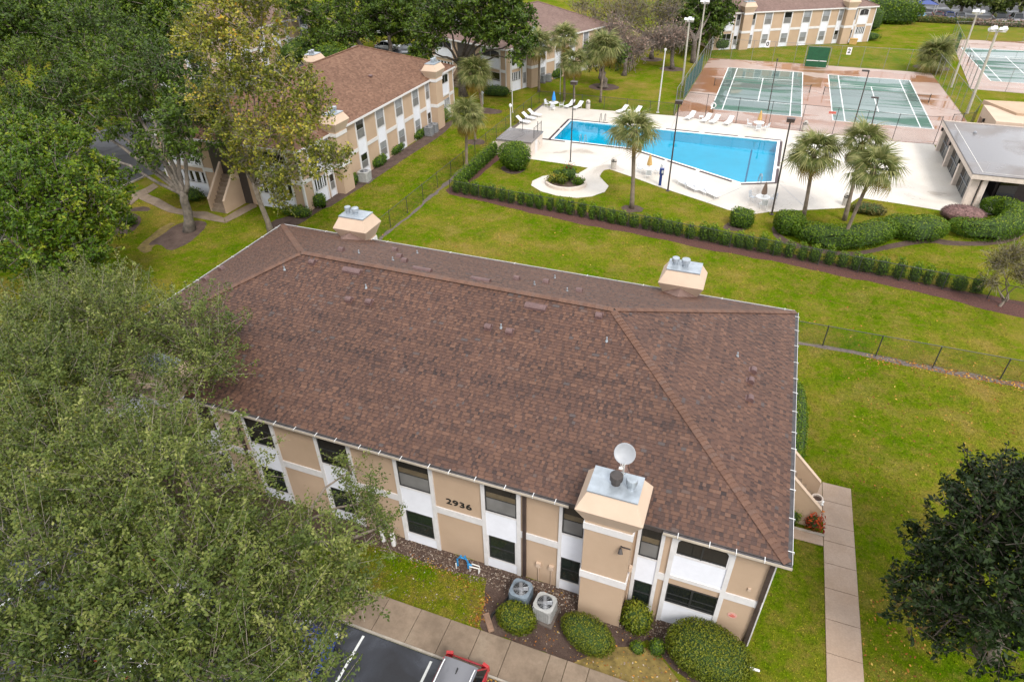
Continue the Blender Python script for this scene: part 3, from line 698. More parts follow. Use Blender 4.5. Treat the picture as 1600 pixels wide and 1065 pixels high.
# hip and ridge caps: folded tabs overlapping down the hip
def caps(p, q, mbs, sing):
    p, q = Vector(p), Vector(q); d = q-p; n = int(d.length/.185); d.normalize()
    side = d.cross(Vector((0,0,1))).normalized(); up = side.cross(d)
    for k in range(n):
        mb = MB() if sing else mbs; mb.tint = min(.92,max(.3,random.gauss(.80,.12)))
        a = p+d*(k*.185); b = a+d*.25; dr = Vector((0,0,-.050)); h0, h1 = up*.040, up*.008; wv = side*.17
        mb.face(a+h0,b+h1,b-wv+dr+h1,a-wv+dr+h0); mb.face(a+h0,a+wv+dr+h0,b+wv+dr+h1,b+h1)
        mb.face(a+h0,a-wv+dr+h0,a-wv+dr,a); mb.face(a+wv+dr+h0,a+h0,a,a+wv+dr)
        if sing: mb.build('hip_cap', MAT['shingle'], ro, tint=True)
r0, r1 = main.ridge; L = main.L; rest = MB()
caps((L,0,EAVE+.03), (r1[0],r1[1],r1[2]+.03), None, True)
for p, q in (((0,0,EAVE+.03),r0),((0,WID,EAVE+.03),r0),((L,WID,EAVE+.03),r1)): caps(p,(q[0],q[1],q[2]+.03),rest,False)
caps((r0[0],r0[1],r0[2]+.03),(r1[0],r1[1],r1[2]+.03),rest,False)
rest.build('hip_caps', MAT['shingle'], ro, tint=True, kind='stuff')
# gutters and their straps
def gutter(org, U, O, LEN, step, mat='gutter_cream', fill='gutter_dark'):
    org, U, O = Vector(org), Vector(U), Vector(O); Z = Vector((0,0,1)); w = .12
    def bar(mb, o0, o1, z0, z1, a=0, b=None):
        b = LEN if b is None else b
        mb.hexa([org+U*u+O*o+Z*z for z in (z0,z1) for u, o in ((a,o0),(b,o0),(b,o1),(a,o1))])
    mb = MB(); bar(mb,.05,.05+w,-.13,-.115); bar(mb,.05+w-.015,.05+w,-.13,.004); g = mb.build('gutter', MAT[mat], main.o)
    mb = MB(); bar(mb,.05,.05+w-.016,-.113,-.03); mb.build('gutter_fill', MAT[fill], g)  # dark fill along the trough
    u = .5
    while u < LEN-.2:
        mb = MB(); bar(mb,.0,.05+w+.035,.012,.022,u,u+.022); bar(mb,.05+w+.036,.05+w+.042,-.07,.022,u,u+.022); mb.build('gutter_strap', MAT['white_paint'], main.o); u += step*random.uniform(.8,1.2)
gutter((0,0,EAVE),(1,0,0),(0,-1,0),24.85,1.05); gutter((28.3,0,EAVE),(1,0,0),(0,-1,0),L+.17-28.3,.95)
gutter((L,0,EAVE),(0,1,0),(1,0,0),WID,1.25,'trim')
gutter((0,WID,EAVE),(0,-1,0),(-1,0,0),WID,1.6,'trim'); gutter((L,WID,EAVE),(-1,0,0),(0,1,0),L,4,'trim')
# downspouts, utility boxes, floodlight, house number, standpipe sign
Mf = main.side('front')
for u in (-5.6+LX, -19.38+LX, 3.46+LX):
    mb = MB(Mf); mb.box(u-.07,u+.07,.008,.11,.12,5.55); mb.box(u-.07,u+.07,.11,.3,.02,.12); mb.build('downspout', MAT['brown_metal'], main.o)
for u, w_ in ((-4.98+LX,1.2),(-4.42+LX,1.25)):
    mb = MB(Mf); mb.box(u-.1,u+.1,.005,.12,w_-.12,w_+.12); mb.tube([(u,.05,w_-.12),(u,.05,.05)],.02,6); mb.build('utility_box', MAT['stucco_pale'], main.o)
mb = MB(Mf); u = -1.5+LX; mb.box(u-.10,u+.22,.904,.94,4.99,5.03); mb.box(u-.14,u-.10,.904,1.02,4.97,5.05); mb.tube([(u-.12,1.0,5.0),(u-.10,1.10,4.84)],[.05,.10],10); mb.build('floodlight', MAT['dark_paint'], main.o)
mb = MB(Mf); mb.tube([(-1.2+LX,.5,3.2),(-1.2+LX,.42,2.2),(-1.22+LX,.3,.6)],.02,6); mb.box(-1.27+LX,-1.15+LX,.4,.55,3.2,3.45); mb.build('cable_box', MAT['stucco_pale'], main.o)
mb = MB(Mf); mb.box(3.0+LX-.05,3.0+LX+.05,.004,.06,3.47,3.60); mb.build('hose_bib', MAT['stucco_pale'], main.o)
def text_mesh(name, txt, size, mat, parent, M, sx=1.0, bold=.0, depth=.01, align='CENTER'):
    cu = bpy.data.curves.new(name,'FONT'); cu.body = txt; cu.size = size; cu.extrude = depth; cu.offset = bold; cu.align_x = align; cu.align_y = 'CENTER'
    to = bpy.data.objects.new(name, cu); COL.objects.link(to)
    dg = bpy.context.evaluated_depsgraph_get(); me = bpy.data.meshes.new_from_object(to.evaluated_get(dg)); bpy.data.objects.remove(to)
    me.transform(M @ Matrix.Diagonal((sx,1,1,1))); me.materials.clear(); me.materials.append(mat); return link(name, me, parent)
def facing(u, o, w):                             # text plane on the front wall
    return Matrix(((1,0,0,u),(0,0,-1,OV-o),(0,1,0,w),(0,0,0,1)))
for k, ch in enumerate('2936'):
    text_mesh('house_digit', ch, .45, MAT['black_metal'], main.o, facing(LX-8.94+k*.30,.02,3.50), 1.25, .007)
mb = MB(Mf); c = (2.73+LX, 1.71)
mb.prism  # round sign plate
pl = MB(); pl.lathe([(.17,0),(.17,.012)], (0,0,0), 18); me = pl.mesh('fire_sign', MAT['sign_pink']); me.transform(facing(c[0],.004,c[1])); fs = link('fire_sign', me, main.o)
mk = MB()
for a in (-.62,-.2,.22,.64): mk.obox((.1*math.sin(a*1.4),-.07+.05*abs(a)*1.5,.016), .05, .055, .008, -a)
mk.obox((0,.045,.016),.09,.05,.008); me = mk.mesh('sign_mark', MAT['sign_red']); me.transform(facing(c[0],.004,c[1])); link('sign_mark', me, fs)
# roof vents: measured in world coordinates on the four slopes
def slope_z(nm, x, y): return {'front':EAVE+PITCHT*y,'back':EAVE+PITCHT*(WID-y),'right':EAVE+PITCHT*(L-x),'left':EAVE+PITCHT*x}[nm]
ang = math.atan(PITCHT); ROTZ = {'front':0,'right':PI/2,'back':PI,'left':-PI/2}
def vent(nm, x, y, long=False):
    x -= -LX; y -= LY; z = slope_z(nm,x,y); w = .98 if long else .30; d = .30 if long else .30
    Mv = Matrix.Translation((x,y,z)) @ Matrix.Rotation(ROTZ[nm],4,'Z') @ Matrix.Rotation(ang,4,'X')
    mb = MB(Mv); n = 6; pr = []
    for k in range(n+1):
        a = PI*k/n; pr.append((-d/2*math.cos(a)*1.0, (.13 if long else .19)*math.sin(a)**.7+.02))
    for sgn in (0,1):
        u = (-w/2, w/2)[sgn]; f = [(u,p[0],p[1]) for p in pr]; mb.face(*(f if sgn else f[::-1]))
    for p, q in zip(pr, pr[1:]): mb.face((-w/2,p[0],p[1]),(w/2,p[0],p[1]),(w/2,q[0],q[1]),(-w/2,q[0],q[1]))
    mb.box(-w/2-.02,w/2+.02,-d/2-.02,d/2+.06,.012,.026)
    mb.build('ridge_vent' if long else 'roof_vent', MAT['vent_brown'], main.o)
def pipe(nm, x, y):
    x -= -LX; y -= LY; z = slope_z(nm,x,y); mb = MB(); mb.tube([(x,y,z-.05),(x,y,z+.2)],.032,8); mb.lathe([(.08,z-.03),(.04,z+.08)],(x,y,0),8); mb.build('vent_pipe', MAT['galvanised'], main.o)
for a in ((-19.51,23.18),(-16.53,21.61),(-15.48,21.69),(-9.41,21.65),(-8.4,21.64),(-4.82,23.2)): vent('front',*a)
for a in ((-17.21,23.13),(-7.68,23.06)): vent('front',*a,True)
for a in ((-20.78,22.51),(-16.03,22.4),(-8.85,21.77),(-4.18,22.12)): pipe('front',*a)
for a in ((1.96,24.78),(1.9,23.96),(1.96,22.75)): vent('right',*a)
for a in ((1.2,25.28),): pipe('right',*a)
for a in ((-19.85,26.04),(-18.42,29.13),(-17.0,27.25),(-16.04,26.16),(-9.95,26.74),(-8.56,27.32),(-6.57,26.45)): vent('back',*a)
for a in ((-14.21,24.75),(-11.09,24.82)): vent('back',*a,True)
for a in ((-18.86,26.23),(-17.22,29.61),(-8.65,29.21),(-8.8,26.19),(-7.07,26.03),(-16.6,25.94)): pipe('back',*a)
for a in ((-27.6,23.66),(-27.59,24.9)): vent('left',*a)
# vents and stacks on the second block
for px, py, lg in ((555,82,True),(577,105,False)):
    p = G(px,py,8.3); mb = MB(); mb.obox((0,0,0),1.0 if lg else .4,.35,.14)
    mb.build('roof_vent', MAT['vent_brown'], b2.o).location = b2.o.matrix_basis.inverted() @ Vector((p.x,p.y,b2.o.location.z+EAVE+PITCHT*min(-36.49-p.x, p.x+52.8, 76.85-p.y)+.12))
# ---------------------------------------------------------------- vegetation
def np_mesh(name, verts, faces, mat, tint=None, parent=None, **props):
    """verts (n,3), faces (m,4) as arrays"""
    me = bpy.data.meshes.new(name); nv, nf = len(verts), len(faces); k = faces.shape[1]
    me.vertices.add(nv); me.vertices.foreach_set('co', np.ascontiguousarray(verts,'f').ravel())
    me.loops.add(nf*k); me.loops.foreach_set('vertex_index', np.ascontiguousarray(faces,'i').ravel())
    me.polygons.add(nf); me.polygons.foreach_set('loop_start', np.arange(0,nf*k,k,dtype='i'))
    if tint is not None:
        at = me.attributes.new('tint','FLOAT','FACE'); at.data.foreach_set('value', np.ascontiguousarray(tint,'f'))
    me.materials.append(mat); me.update(calc_edges=True); me.validate()
    return link(name, me, parent, **props) if props.pop('_link', True) else me
def unit(v): return v/np.maximum(1e-9, np.linalg.norm(v,axis=-1,keepdims=True))
def leaf_quads(p, nrm, size, asp, droop=0.0):
    """one folded diamond per leaf"""
    n = len(p); d = unit(rng.normal(size=(n,3))+np.array([0,0,droop])); nr = unit(nrm)
    a = unit(np.cross(nr, d)); b = np.cross(nr, a); s = size[:,None]
    v = np.stack([p-a*s*.5, p+b*s*asp*.5, p+a*s*.5, p-b*s*asp*.5],1).reshape(-1,3)
    return v, np.arange(4*n).reshape(n,4)
def twig_prisms(A, B, r0, r1):
    n = len(A); d = unit(B-A); ref = np.where(np.abs(d[:,2:3])<.9, np.array([[0,0,1.]]), np.array([[1.,0,0]])); a = unit(np.cross(d,ref)); b = np.cross(d,a)
    rings = []
    for X, r in ((A,r0),(B,r1)):
        for k in range(3):
            t = 2*PI*k/3; rings.append(X+(a*math.cos(t)+b*math.sin(t))*(r if np.isscalar(r) else r[:,None]))
    v = np.stack(rings,1).reshape(-1,3); base = (np.arange(n)*6)[:,None]
    f = np.concatenate([base+np.array([[k,(k+1)%3,3+(k+1)%3,3+k]]) for k in range(3)],0); return v, f
def bend(a, b, sag=.0, k=5, wob=.0):
    a, b = Vector(a), Vector(b); out = []
    for i in range(k+1):
        t = i/k; p = a.lerp(b, t); p.z += sag*math.sin(PI*t)
        if 0 < i < k: p += Vector((random.uniform(-wob,wob),random.uniform(-wob,wob),random.uniform(-wob,wob)))
        out.append(p)
    return out
def tree(name, label, base, fork, tr, clumps, nleaf, lsize, mat, bark='bark_oak', twigs=300, twigmat='twig', up=.35, asp=.5, plume=1.3, group=None, limbs=None, cat='tree', jit=.16, shade=.45, bare=0, shell=.62, limb_r=.5):
    base, fork = Vector(base), Vector(fork); o = thing(name, label, cat, base, 0, group); B0 = np.array(base)
    mb = MB(); pts = bend((0,0,-.1), fork-base, 0, 4, tr*.35); rs = [tr*1.7,tr*1.1,tr,tr*.92,tr*.85]; mb.tube(pts, rs, 10)
    cl = [(np.array(c,float), np.array(r if hasattr(r,'__len__') else (r,r,r*.8),float)) for c, r in clumps]
    vol = np.array([np.prod(r)**(2/3) for c, r in cl]); frac = vol/vol.sum()
    ends = []
    for c, r in cl:
        L = Vector(c)-base; f = fork-base; rr = tr*limb_r*random.uniform(.7,1.1)
        mb.tube(bend(f-Vector((0,0,.3)), L, .3, 6, .25), [rr*(1-.13*i) for i in range(7)], 7)
        for q in range(5):
            d = unit(rng.normal(size=3)+np.array([0,0,.3])); e = L+Vector(d*r*.75); mb.tube(bend(L-Vector((0,0,.2)), e, .15, 3, .12), [rr*.28,rr*.2,rr*.14,rr*.07], 5)
    mb.build('trunk', MAT[bark], o, smooth=True)
    LP, LN, LS, LT, TA, TB = [], [], [], [], [], []
    for (c, r), fr in zip(cl, frac):
        nt = max(3, int(twigs*fr)); nl = int(nleaf*fr)
        d = unit(rng.normal(size=(nt,3))+np.array([0,0,up*.8])); rad_ = shell+(1-shell)*rng.random((nt,1))**.7
        lump = 1+.20*np.sin(d[:,:1]*5+c[0])*np.cos(d[:,1:2]*6+c[1])+.12*np.sin(d[:,2:3]*9+c[2])
        Bp = c+d*r*rad_*lump; dirn = unit(d*1.0+np.array([0,0,up])+rng.normal(size=(nt,3))*.45); ln = plume*(.6+.8*rng.random((nt,1)))
        A_ = Bp-dirn*ln*.5; E = Bp+dirn*ln*.5; TA.append(A_); TB.append(E)
        k = rng.integers(0,nt,nl); t = rng.random((nl,1))**.8
        j = rng.normal(size=(nl,3))*jit*plume*(1.15-.8*t)
        p = A_[k]+(E[k]-A_[k])*t+j; LP.append(p); LN.append(rng.normal(size=(nl,3))+np.array([0,0,.9])+d[k]*.5)
        LS.append(lsize*(.6+.8*rng.random(nl))); tt = rng.random(nt)
        LT.append(np.clip(shade*tt[k]+(1-shade)*rng.random(nl)+rng.uniform(-.13,.10),0,1))
    p = np.concatenate(LP)-B0; v, f = leaf_quads(p, np.concatenate(LN), np.concatenate(LS), asp)
    if nleaf: np_mesh('crown', v, f, MAT[mat], np.concatenate(LT), o)
    A_ = np.concatenate(TA)-B0; E = np.concatenate(TB)-B0; tw = lsize*.11
    v, f = twig_prisms(A_-(E-A_)*.15, E, tw, tw*.4); np_mesh('twigs', v, f, MAT[twigmat], None, o)
    if bare:
        nb = max(1,bare//8); c = E[rng.integers(0,len(E),nb)]-np.array([0,0,plume*.25]); mainb = unit(rng.normal(size=(nb,3))+np.array([0,0,.4])); kk = rng.integers(0,nb,bare); t0 = rng.random((bare,1))*.7; st = c[kk]+mainb[kk]*plume*.5*t0; d = unit(mainb[kk]+rng.normal(size=(bare,3))*.55); v, f = twig_prisms(st, st+d*plume*(.25+.35*rng.random((bare,1))), tw*1.0, tw*.3)   # dead sprays; np_mesh('dead_twigs', v, f, MAT[twigmat], None, o, kind='stuff')
    return o
V3 = Vector
# -- the big pale live oak in the lower left: one spreading crown over walk, cars and roof edge
lo_base = V3((-15.6,9.4,0))
LIVE = [(G(px,py,z), (r,r*.9,h)) for px, py, z, r, h in ((250,765,8.8,3.2,2.2),(110,725,8.6,3.4,2.1),(118,618,8.2,2.7,1.9),(280,690,8.2,1.45,1.3),(290,930,8.2,2.7,2.0),(488,880,7.2,1.75,1.5),(402,850,6.9,1.65,1.4),(70,892,8.8,3.0,2.0),(572,785,6.3,.72,1.1),(548,735,6.4,.35,.7),(600,820,6.2,.5,.6),(440,985,6.9,1.6,1.3),(190,1000,8.4,2.3,1.6),(50,1020,8.4,2.2,1.6),(330,1050,8.0,1.9,1.4),(470,1060,7.0,1.2,1.1),(540,930,6.4,.8,.9),(262,596,8.5,.75,.5),(225,560,8.7,.6,.5))]
tree('live_oak', 'large pale live oak spreading over the parked cars at the lower left', lo_base, lo_base+V3((.2,.3,3.6)), .34, LIVE, 165000, .112, 'lf_live', 'bark_pale', 1700, 'twig', .5, .5, 1.6, 'large shade trees', bare=500, jit=.115, shell=.62, shade=.5)
lo2 = V3((-27.5,9.5,0))
LIVE2 = [((-25.6,11.8,8.4),(3.3,3.0,2.0)),((-25.4,16.4,8.3),(2.8,2.2,1.9)),((-21.6,17.0,8.4),(2.2,1.7,1.7)),((-28.6,14.6,8.2),(3.0,3.0,2.0)),((-24.0,7.6,8.4),(3.2,3.0,2.0)),((-22.0,4.6,8.6),(3.2,2.8,2.0)),((-19.6,15.4,8.2),(1.4,1.1,1.0)),((-29.4,18.2,7.4),(2.2,2.2,1.7))]
tree('live_oak', 'pale live oak behind the larger one, its feathery shoots against the dark lawn', lo2, lo2+V3((.6,.8,3.8)), .30, LIVE2, 100000, .118, 'lf_live', 'bark_pale', 1150, 'twig', .6, .5, 1.65, 'large shade trees', bare=350, jit=.11, shell=.62, shade=.5)
# -- bright green tree at the left edge
b = G(118,545); top = G(92,450,3.6); cl = []
for px, py, y, r in ((40,300,26,3.4),(110,330,27,3.2),(70,250,30,3.6),(150,290,31,2.6),(60,390,24,2.8),(20,230,30,3.2),(-40,330,25,4.0),(150,350,28,2.0),(120,400,25,1.9)):
    cl.append((AY(px,py,y), (r,r,r*.72)))
tree('shade_tree', 'bright green dense tree at the left edge in front of the dark oaks', b, AY(95,455,22.5), .3, cl, 60000, .24, 'lf_bright', 'bark_oak', 1300, 'twig_grey', .4, .55, 1.5, 'large shade trees', bare=160)
# -- dark oak over the lawn, with the long limb reaching left
b = G(296,360); f = AY(287,300,38.3); cl = []
for px, py, y, r in ((300,200,40,3.0),(255,235,40,2.2),(120,160,46,4.2),(40,120,50,5),(200,110,48,4.6),(150,60,54,5),(270,120,46,3.6),(60,200,44,4.0),(200,180,44,3.0),(310,160,43,2.4)):
    cl.append((AY(px,py,y), (r,r,r*.7)))
o = tree('oak_tree', 'dark oak in a mulch island on the shaded lawn with a long bare limb', b, f, .36, cl, 75000, .27, 'lf_oak', 'bark_grey', 1300, 'twig_grey', .35, .55, 1.7, 'large shade trees', bare=200, limb_r=.62)
for i, (px, py, y, R, lab) in enumerate(((60,40,66,7,'dark oak at the top left corner, the nearer of the corner oaks'),(190,20,72,7,'dark oak on the top edge left of the yellow tree'),(290,50,62,5.5,'dark oak just left of the yellow tree, behind the lawn oak'),(-20,60,58,6,'dark oak cut by the left edge above the bright green tree'),(100,-20,92,8,'far oak crown on the top edge over the upper left corner'),(-10,-10,80,8,'oak crown filling the very upper left corner of the photo'))):
    c = AY(px,py,y); c.z = min(max(c.z,7.5),10.5) if i < 4 else c.z
    c = AY(px,py,y); cl = [(c+V3((random.uniform(-.6,.6)*R, random.uniform(-.5,.5)*R, random.uniform(-.22,.22)*R)), (R*.5,R*.5,R*.36)) for _ in range(6)]
    g = V3((c.x,c.y,0)); tree('oak_tree', lab, g, g+V3((0,0,max(2.5,c.z-4))), .4, cl, 26000, .40, 'lf_oak', 'bark_oak', 600, 'twig_grey', .3, .6, 2.0, 'large shade trees')
# -- yellow tree between the two blocks
b = G(424,366); f = AY(396,285,39.5); cl = []
for px, py, y, r in ((330,60,39,2.3),(400,40,40,2.4),(380,120,39,2.5),(450,130,39,2.2),(490,160,39,1.6),(420,200,38.5,2.4),(330,160,40,1.9),(500,250,38,1.8),(440,270,38.5,1.9),(380,250,39,1.6),(300,50,40,1.5),(410,-10,40,2.0),(340,0,40,2),(470,200,38,1.6),(525,240,38,1.1),(360,200,39,1.6),(440,310,39,1.1)):
    cl.append((AY(px,py,y), (r,r,r*.8)))
tree('sweetgum_tree', 'tall airy yellow green tree between the second block and the nearest roof corner', b, f, .2, cl, 30000, .20, 'lf_gold', 'bark_pale', 1100, 'twig', .4, .75, 1.3, 'large shade trees', bare=250, shell=.35, limb_r=.42)
# -- oaks along the top
def topoak(px, py, forkpx, clumps, lab, n=26000, tr=.35, ls=.38, mat='lf_oak', bark='bark_oak', **k):
    b = G(px,py); f = AY(*forkpx, b.y); return tree('oak_tree', lab, b, f, tr, [(AY(a[0],a[1],a[2]), (a[3],a[3],a[3]*.72)) for a in clumps], n, ls, mat, bark, 600, 'twig_grey', .25, .6, 2.0, 'large shade trees', **k)
topoak(580,92,(545,45),((520,35,102,4.5),(470,10,100,3),(560,10,104,4.5),(600,20,106,4),(500,70,98,3.6),(530,60,98,3),(450,8,98,2.4),(560,50,100,2.6)),'dark oak with a leaning pale trunk beyond the second roof', bark='bark_pale')
topoak(610,85,(608,55),((620,40,108,3.2),(580,40,108,3.0),(640,15,108,3.4),(600,5,110,4),(655,45,106,2.6)),'upright oak beside the white parked car beyond the second roof')
topoak(724,150,(718,98),((672,45,82,2.4),(662,78,82,1.5),(695,15,83,2.8),(755,10,82,3.0),(800,35,81,2.6),(765,50,81,2.0),(818,65,80,1.4),(735,40,82,1.8),(790,0,82,2.8),(810,88,80,1.0)),'dark oak with a forked trunk in front of the half hidden block', tr=.45)
topoak(1084,98,(1086,62),((1070,25,124,4.2),(1100,20,122,3.6),(1110,45,121,2.6),(1075,55,120,2.8),(1060,5,126,4),(1120,0,124,3.6)),'dark oak standing behind the two tall court light poles', tr=.4, ls=.42)
topoak(942,137,(942,112),((930,85,96,1.6),(960,85,96,1.5)),'short thick oak trunk right behind the bushy palm on the lawn', n=4000, tr=.55)
# bare pinkish grey trees
def bare_tree(px, py, forkpx, clumps, lab, n, mat='lf_dry'):
    b = G(px,py); f = AY(*forkpx, b.y); return tree('bare_tree', lab, b, f, .3, [(AY(a[0],a[1],a[2]), (a[3],a[3],a[3]*.75)) for a in clumps], n, .30, mat, 'bark_oak', 650, 'twig_grey', .6, .5, 2.6, 'thin crowned grey trees on the far lawn', bare=250, shell=.2)
bare_tree(1018,92,(1020,60),((990,30,112,3.6),(960,20,111,3.4),(1030,25,113,3.2),(990,5,114,4),(1050,15,113,2.6),(930,25,110,2.6),(910,10,110,2.4)),'leafless grey tree with a broad twiggy crown above the far lawn', 4200, 'lf_olive')
bare_tree(1050,108,(1051,75),((1050,58,109,1.9),(1030,62,109,1.5),(1065,60,109,1.2),(1010,60,110,1.2)),'small pinkish grey tree nearer the green windscreen fence', 1800)
bare_tree(975,118,(978,95),((975,70,106,2.2),(960,50,107,2.2),(1000,75,106,1.6),(985,90,105,1.1)),'pinkish twiggy tree behind the bushy palm', 2600)
# right edge: crepe myrtle, magnolia, far parking trees
b = G(1562,478); tree('crepe_myrtle', 'thin multi stemmed olive tree standing in the red mulch at the right edge', b, b+V3((.2,.1,.5)), .09, [(AY(1585,400,47.5),(1.0,1.0,.9)),(AY(1560,410,47),(.8,.8,.8)),(AY(1600,430,47),(.9,.9,.7)),(AY(1550,440,46.8),(.55,.55,.4))], 5200, .13, 'lf_olive', 'bark_pale', 420, 'twig', .5, .45, 1.0, None, bare=300, shell=.2, limb_r=.8)
b = V3((12.2,18.6,0)); MG = [((9.9,18.9,6.4),(1.5,1.5,1.6)),((11.0,20.6,6.0),(1.8,1.8,1.9)),((12.6,19.8,7.0),(2.0,2.0,2.0)),((10.4,16.8,6.2),(1.6,1.7,1.7)),((12.0,17.6,7.2),(2.0,2.0,1.8)),((12.6,21.8,5.2),(2.0,1.6,1.7)),((8.9,18.0,5.0),(.9,.9,.8)),((9.7,19.6,4.2),(1.2,1.2,1.3)),((9.3,16.4,4.4),(1.2,1.2,1.6)),((9.0,17.6,3.2),(1.3,1.3,1.3)),((11,15.2,6),(1.9,1.7,1.8))]
tree('magnolia_tree', 'dark glossy magnolia filling the lower right corner beside the footpath', b, b+V3((0,0,2.2)), .3, MG, 36000, .19, 'lf_magnolia', 'bark_oak', 1500, 'bark_oak', .3, .48, .7, 'large shade trees', jit=.18, shade=.3, shell=.7)
for i, (px, py, lab) in enumerate(((1505,8,'oak over the far car park right of the first tall light pole'),(1560,6,'oak above the dark car at the far car park'),(1600,4,'oak at the top right corner of the photo'),(1445,-8,'oak behind the cyan car at the far car park'),(1400,-4,'oak between the clipped hedge and the far car park'))):
    c = AY(px,py,176+i*2); g = V3((c.x,c.y,0)); R = 4.2
    cl = [(c+V3((random.uniform(-1,1)*R*.8, random.uniform(-.4,.4)*R, random.uniform(-.25,.3)*R+1.5)), (R*.5,R*.5,R*.4)) for _ in range(6)]
    tree('oak_tree', lab, g, g+V3((0,0,max(1.6,c.z-2))), .3, cl, 9000, .5, 'lf_live', 'bark_oak', 200, 'twig_grey', .2, .6, 2.0, 'large shade trees')
# ---------------------------------------------------------------- clipped shrubs and hedges
def super_pts(n, sx, sy, sz, e=2.0, zmin=.0, flat=0):
    d = rng.normal(size=(n,3)); d = d/(np.sum(np.abs(d)**e,1,keepdims=True)**(1/e)); nrm = unit(np.sign(d)*np.abs(d)**(e-1)/np.array([sx,sy,sz])); p = d*np.array([sx,sy,sz]); p[:,2] += sz
    k = p[:,2] > zmin; return p[k], nrm[k]
def shrub_mesh(name, sx, sy, sz, n, ls, mat, e=2.4, asp=.6, rough=.06, swell=None, loose=.35):
    """half sizes sx, sy, sz; base on z = 0: dark twig core plus a skin of leaves"""
    p, nr = super_pts(n, sx, sy, sz, e)
    if swell: p = swell(p)
    lump = 1+rough*(np.sin(p[:,:1]*3.1/max(sx,.3)+p[:,2:]*2)+np.cos(p[:,1:2]*3.7/max(sy,.3)))
    c = np.array([0,0,sz]); depth = (1-.16*rng.random((len(p),1))**2)
    if not swell: p = c+(p-c)*lump*depth
    p += rng.normal(size=p.shape)*ls*loose
    v, f = leaf_quads(p, nr+rng.normal(size=p.shape)*.55, ls*(.6+.8*rng.random(len(p))), asp)
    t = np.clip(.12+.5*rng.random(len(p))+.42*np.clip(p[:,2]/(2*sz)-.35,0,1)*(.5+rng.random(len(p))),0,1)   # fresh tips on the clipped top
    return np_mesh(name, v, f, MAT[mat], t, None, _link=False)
def core_mesh(sx, sy, sz, e=2.4, n=10, swell=None):
    mb = MB(); rows = []
    for i in range(n//2+2):
        w = -PI/2+PI*i/(n//2+1); r = []
        for j in range(n):
            a = 2*PI*j/n; d = np.array([math.cos(w)*math.cos(a), math.cos(w)*math.sin(a), math.sin(w)]); d = d/(np.sum(np.abs(d)**e)**(1/e))
            q = np.array([[d[0]*sx*.86, d[1]*sy*.86, sz+d[2]*sz*.88]])
            if swell: q = swell(q)
            r.append(mb.pt(q[0]))
        rows.append(r)
    for A, B in zip(rows, rows[1:]):
        for j in range(n): mb.f.append([A[j],A[(j+1)%n],B[(j+1)%n],B[j]]); mb.t.append(.5)
    return mb.mesh('stems', MAT['hedge_core'])
def shrub(name, label, loc, sx, sy, sz, n, ls, mat, cat='shrub', e=2.4, rz=0, group=None, swell=None, rough=.06, asp=.6, loose=.35):
    o = thing(name, label, cat, loc, rz, group)
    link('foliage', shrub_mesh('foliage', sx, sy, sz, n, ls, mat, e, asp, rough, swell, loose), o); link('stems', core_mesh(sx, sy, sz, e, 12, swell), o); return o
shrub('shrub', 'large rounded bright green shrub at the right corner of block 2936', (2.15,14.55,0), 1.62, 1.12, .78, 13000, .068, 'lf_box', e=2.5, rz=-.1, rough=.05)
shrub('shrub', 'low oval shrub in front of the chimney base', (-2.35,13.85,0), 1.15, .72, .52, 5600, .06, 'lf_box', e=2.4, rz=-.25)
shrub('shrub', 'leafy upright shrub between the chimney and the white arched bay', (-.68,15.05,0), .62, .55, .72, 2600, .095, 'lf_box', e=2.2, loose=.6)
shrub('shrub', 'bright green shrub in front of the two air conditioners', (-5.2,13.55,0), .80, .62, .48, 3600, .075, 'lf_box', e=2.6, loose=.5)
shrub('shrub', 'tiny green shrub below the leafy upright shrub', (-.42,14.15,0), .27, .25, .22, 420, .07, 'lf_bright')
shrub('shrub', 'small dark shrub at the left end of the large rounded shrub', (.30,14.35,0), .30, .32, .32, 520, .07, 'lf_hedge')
shrub('hedge', 'dark clipped hedge against the right end wall of block 2936', (G(1245,650,.8).x,G(1245,655,.8).y,0), .55, 3.3, .60, 5200, .10, 'lf_hedge', 'hedge', e=4)
shrub('croton_plant', 'red and orange croton in the small bed by the stair wall', (5.95,22.72,0), .36, .30, .42, 420, .16, 'lf_croton', 'plant', e=2, asp=.4, loose=.8, rough=.15)
shrub('bedding_plant', 'yellow green leafy plant beside the red croton at the stair wall', (5.05,22.75,0), .34, .28, .40, 320, .13, 'lf_bright', 'plant', e=2, asp=.45, loose=.8)
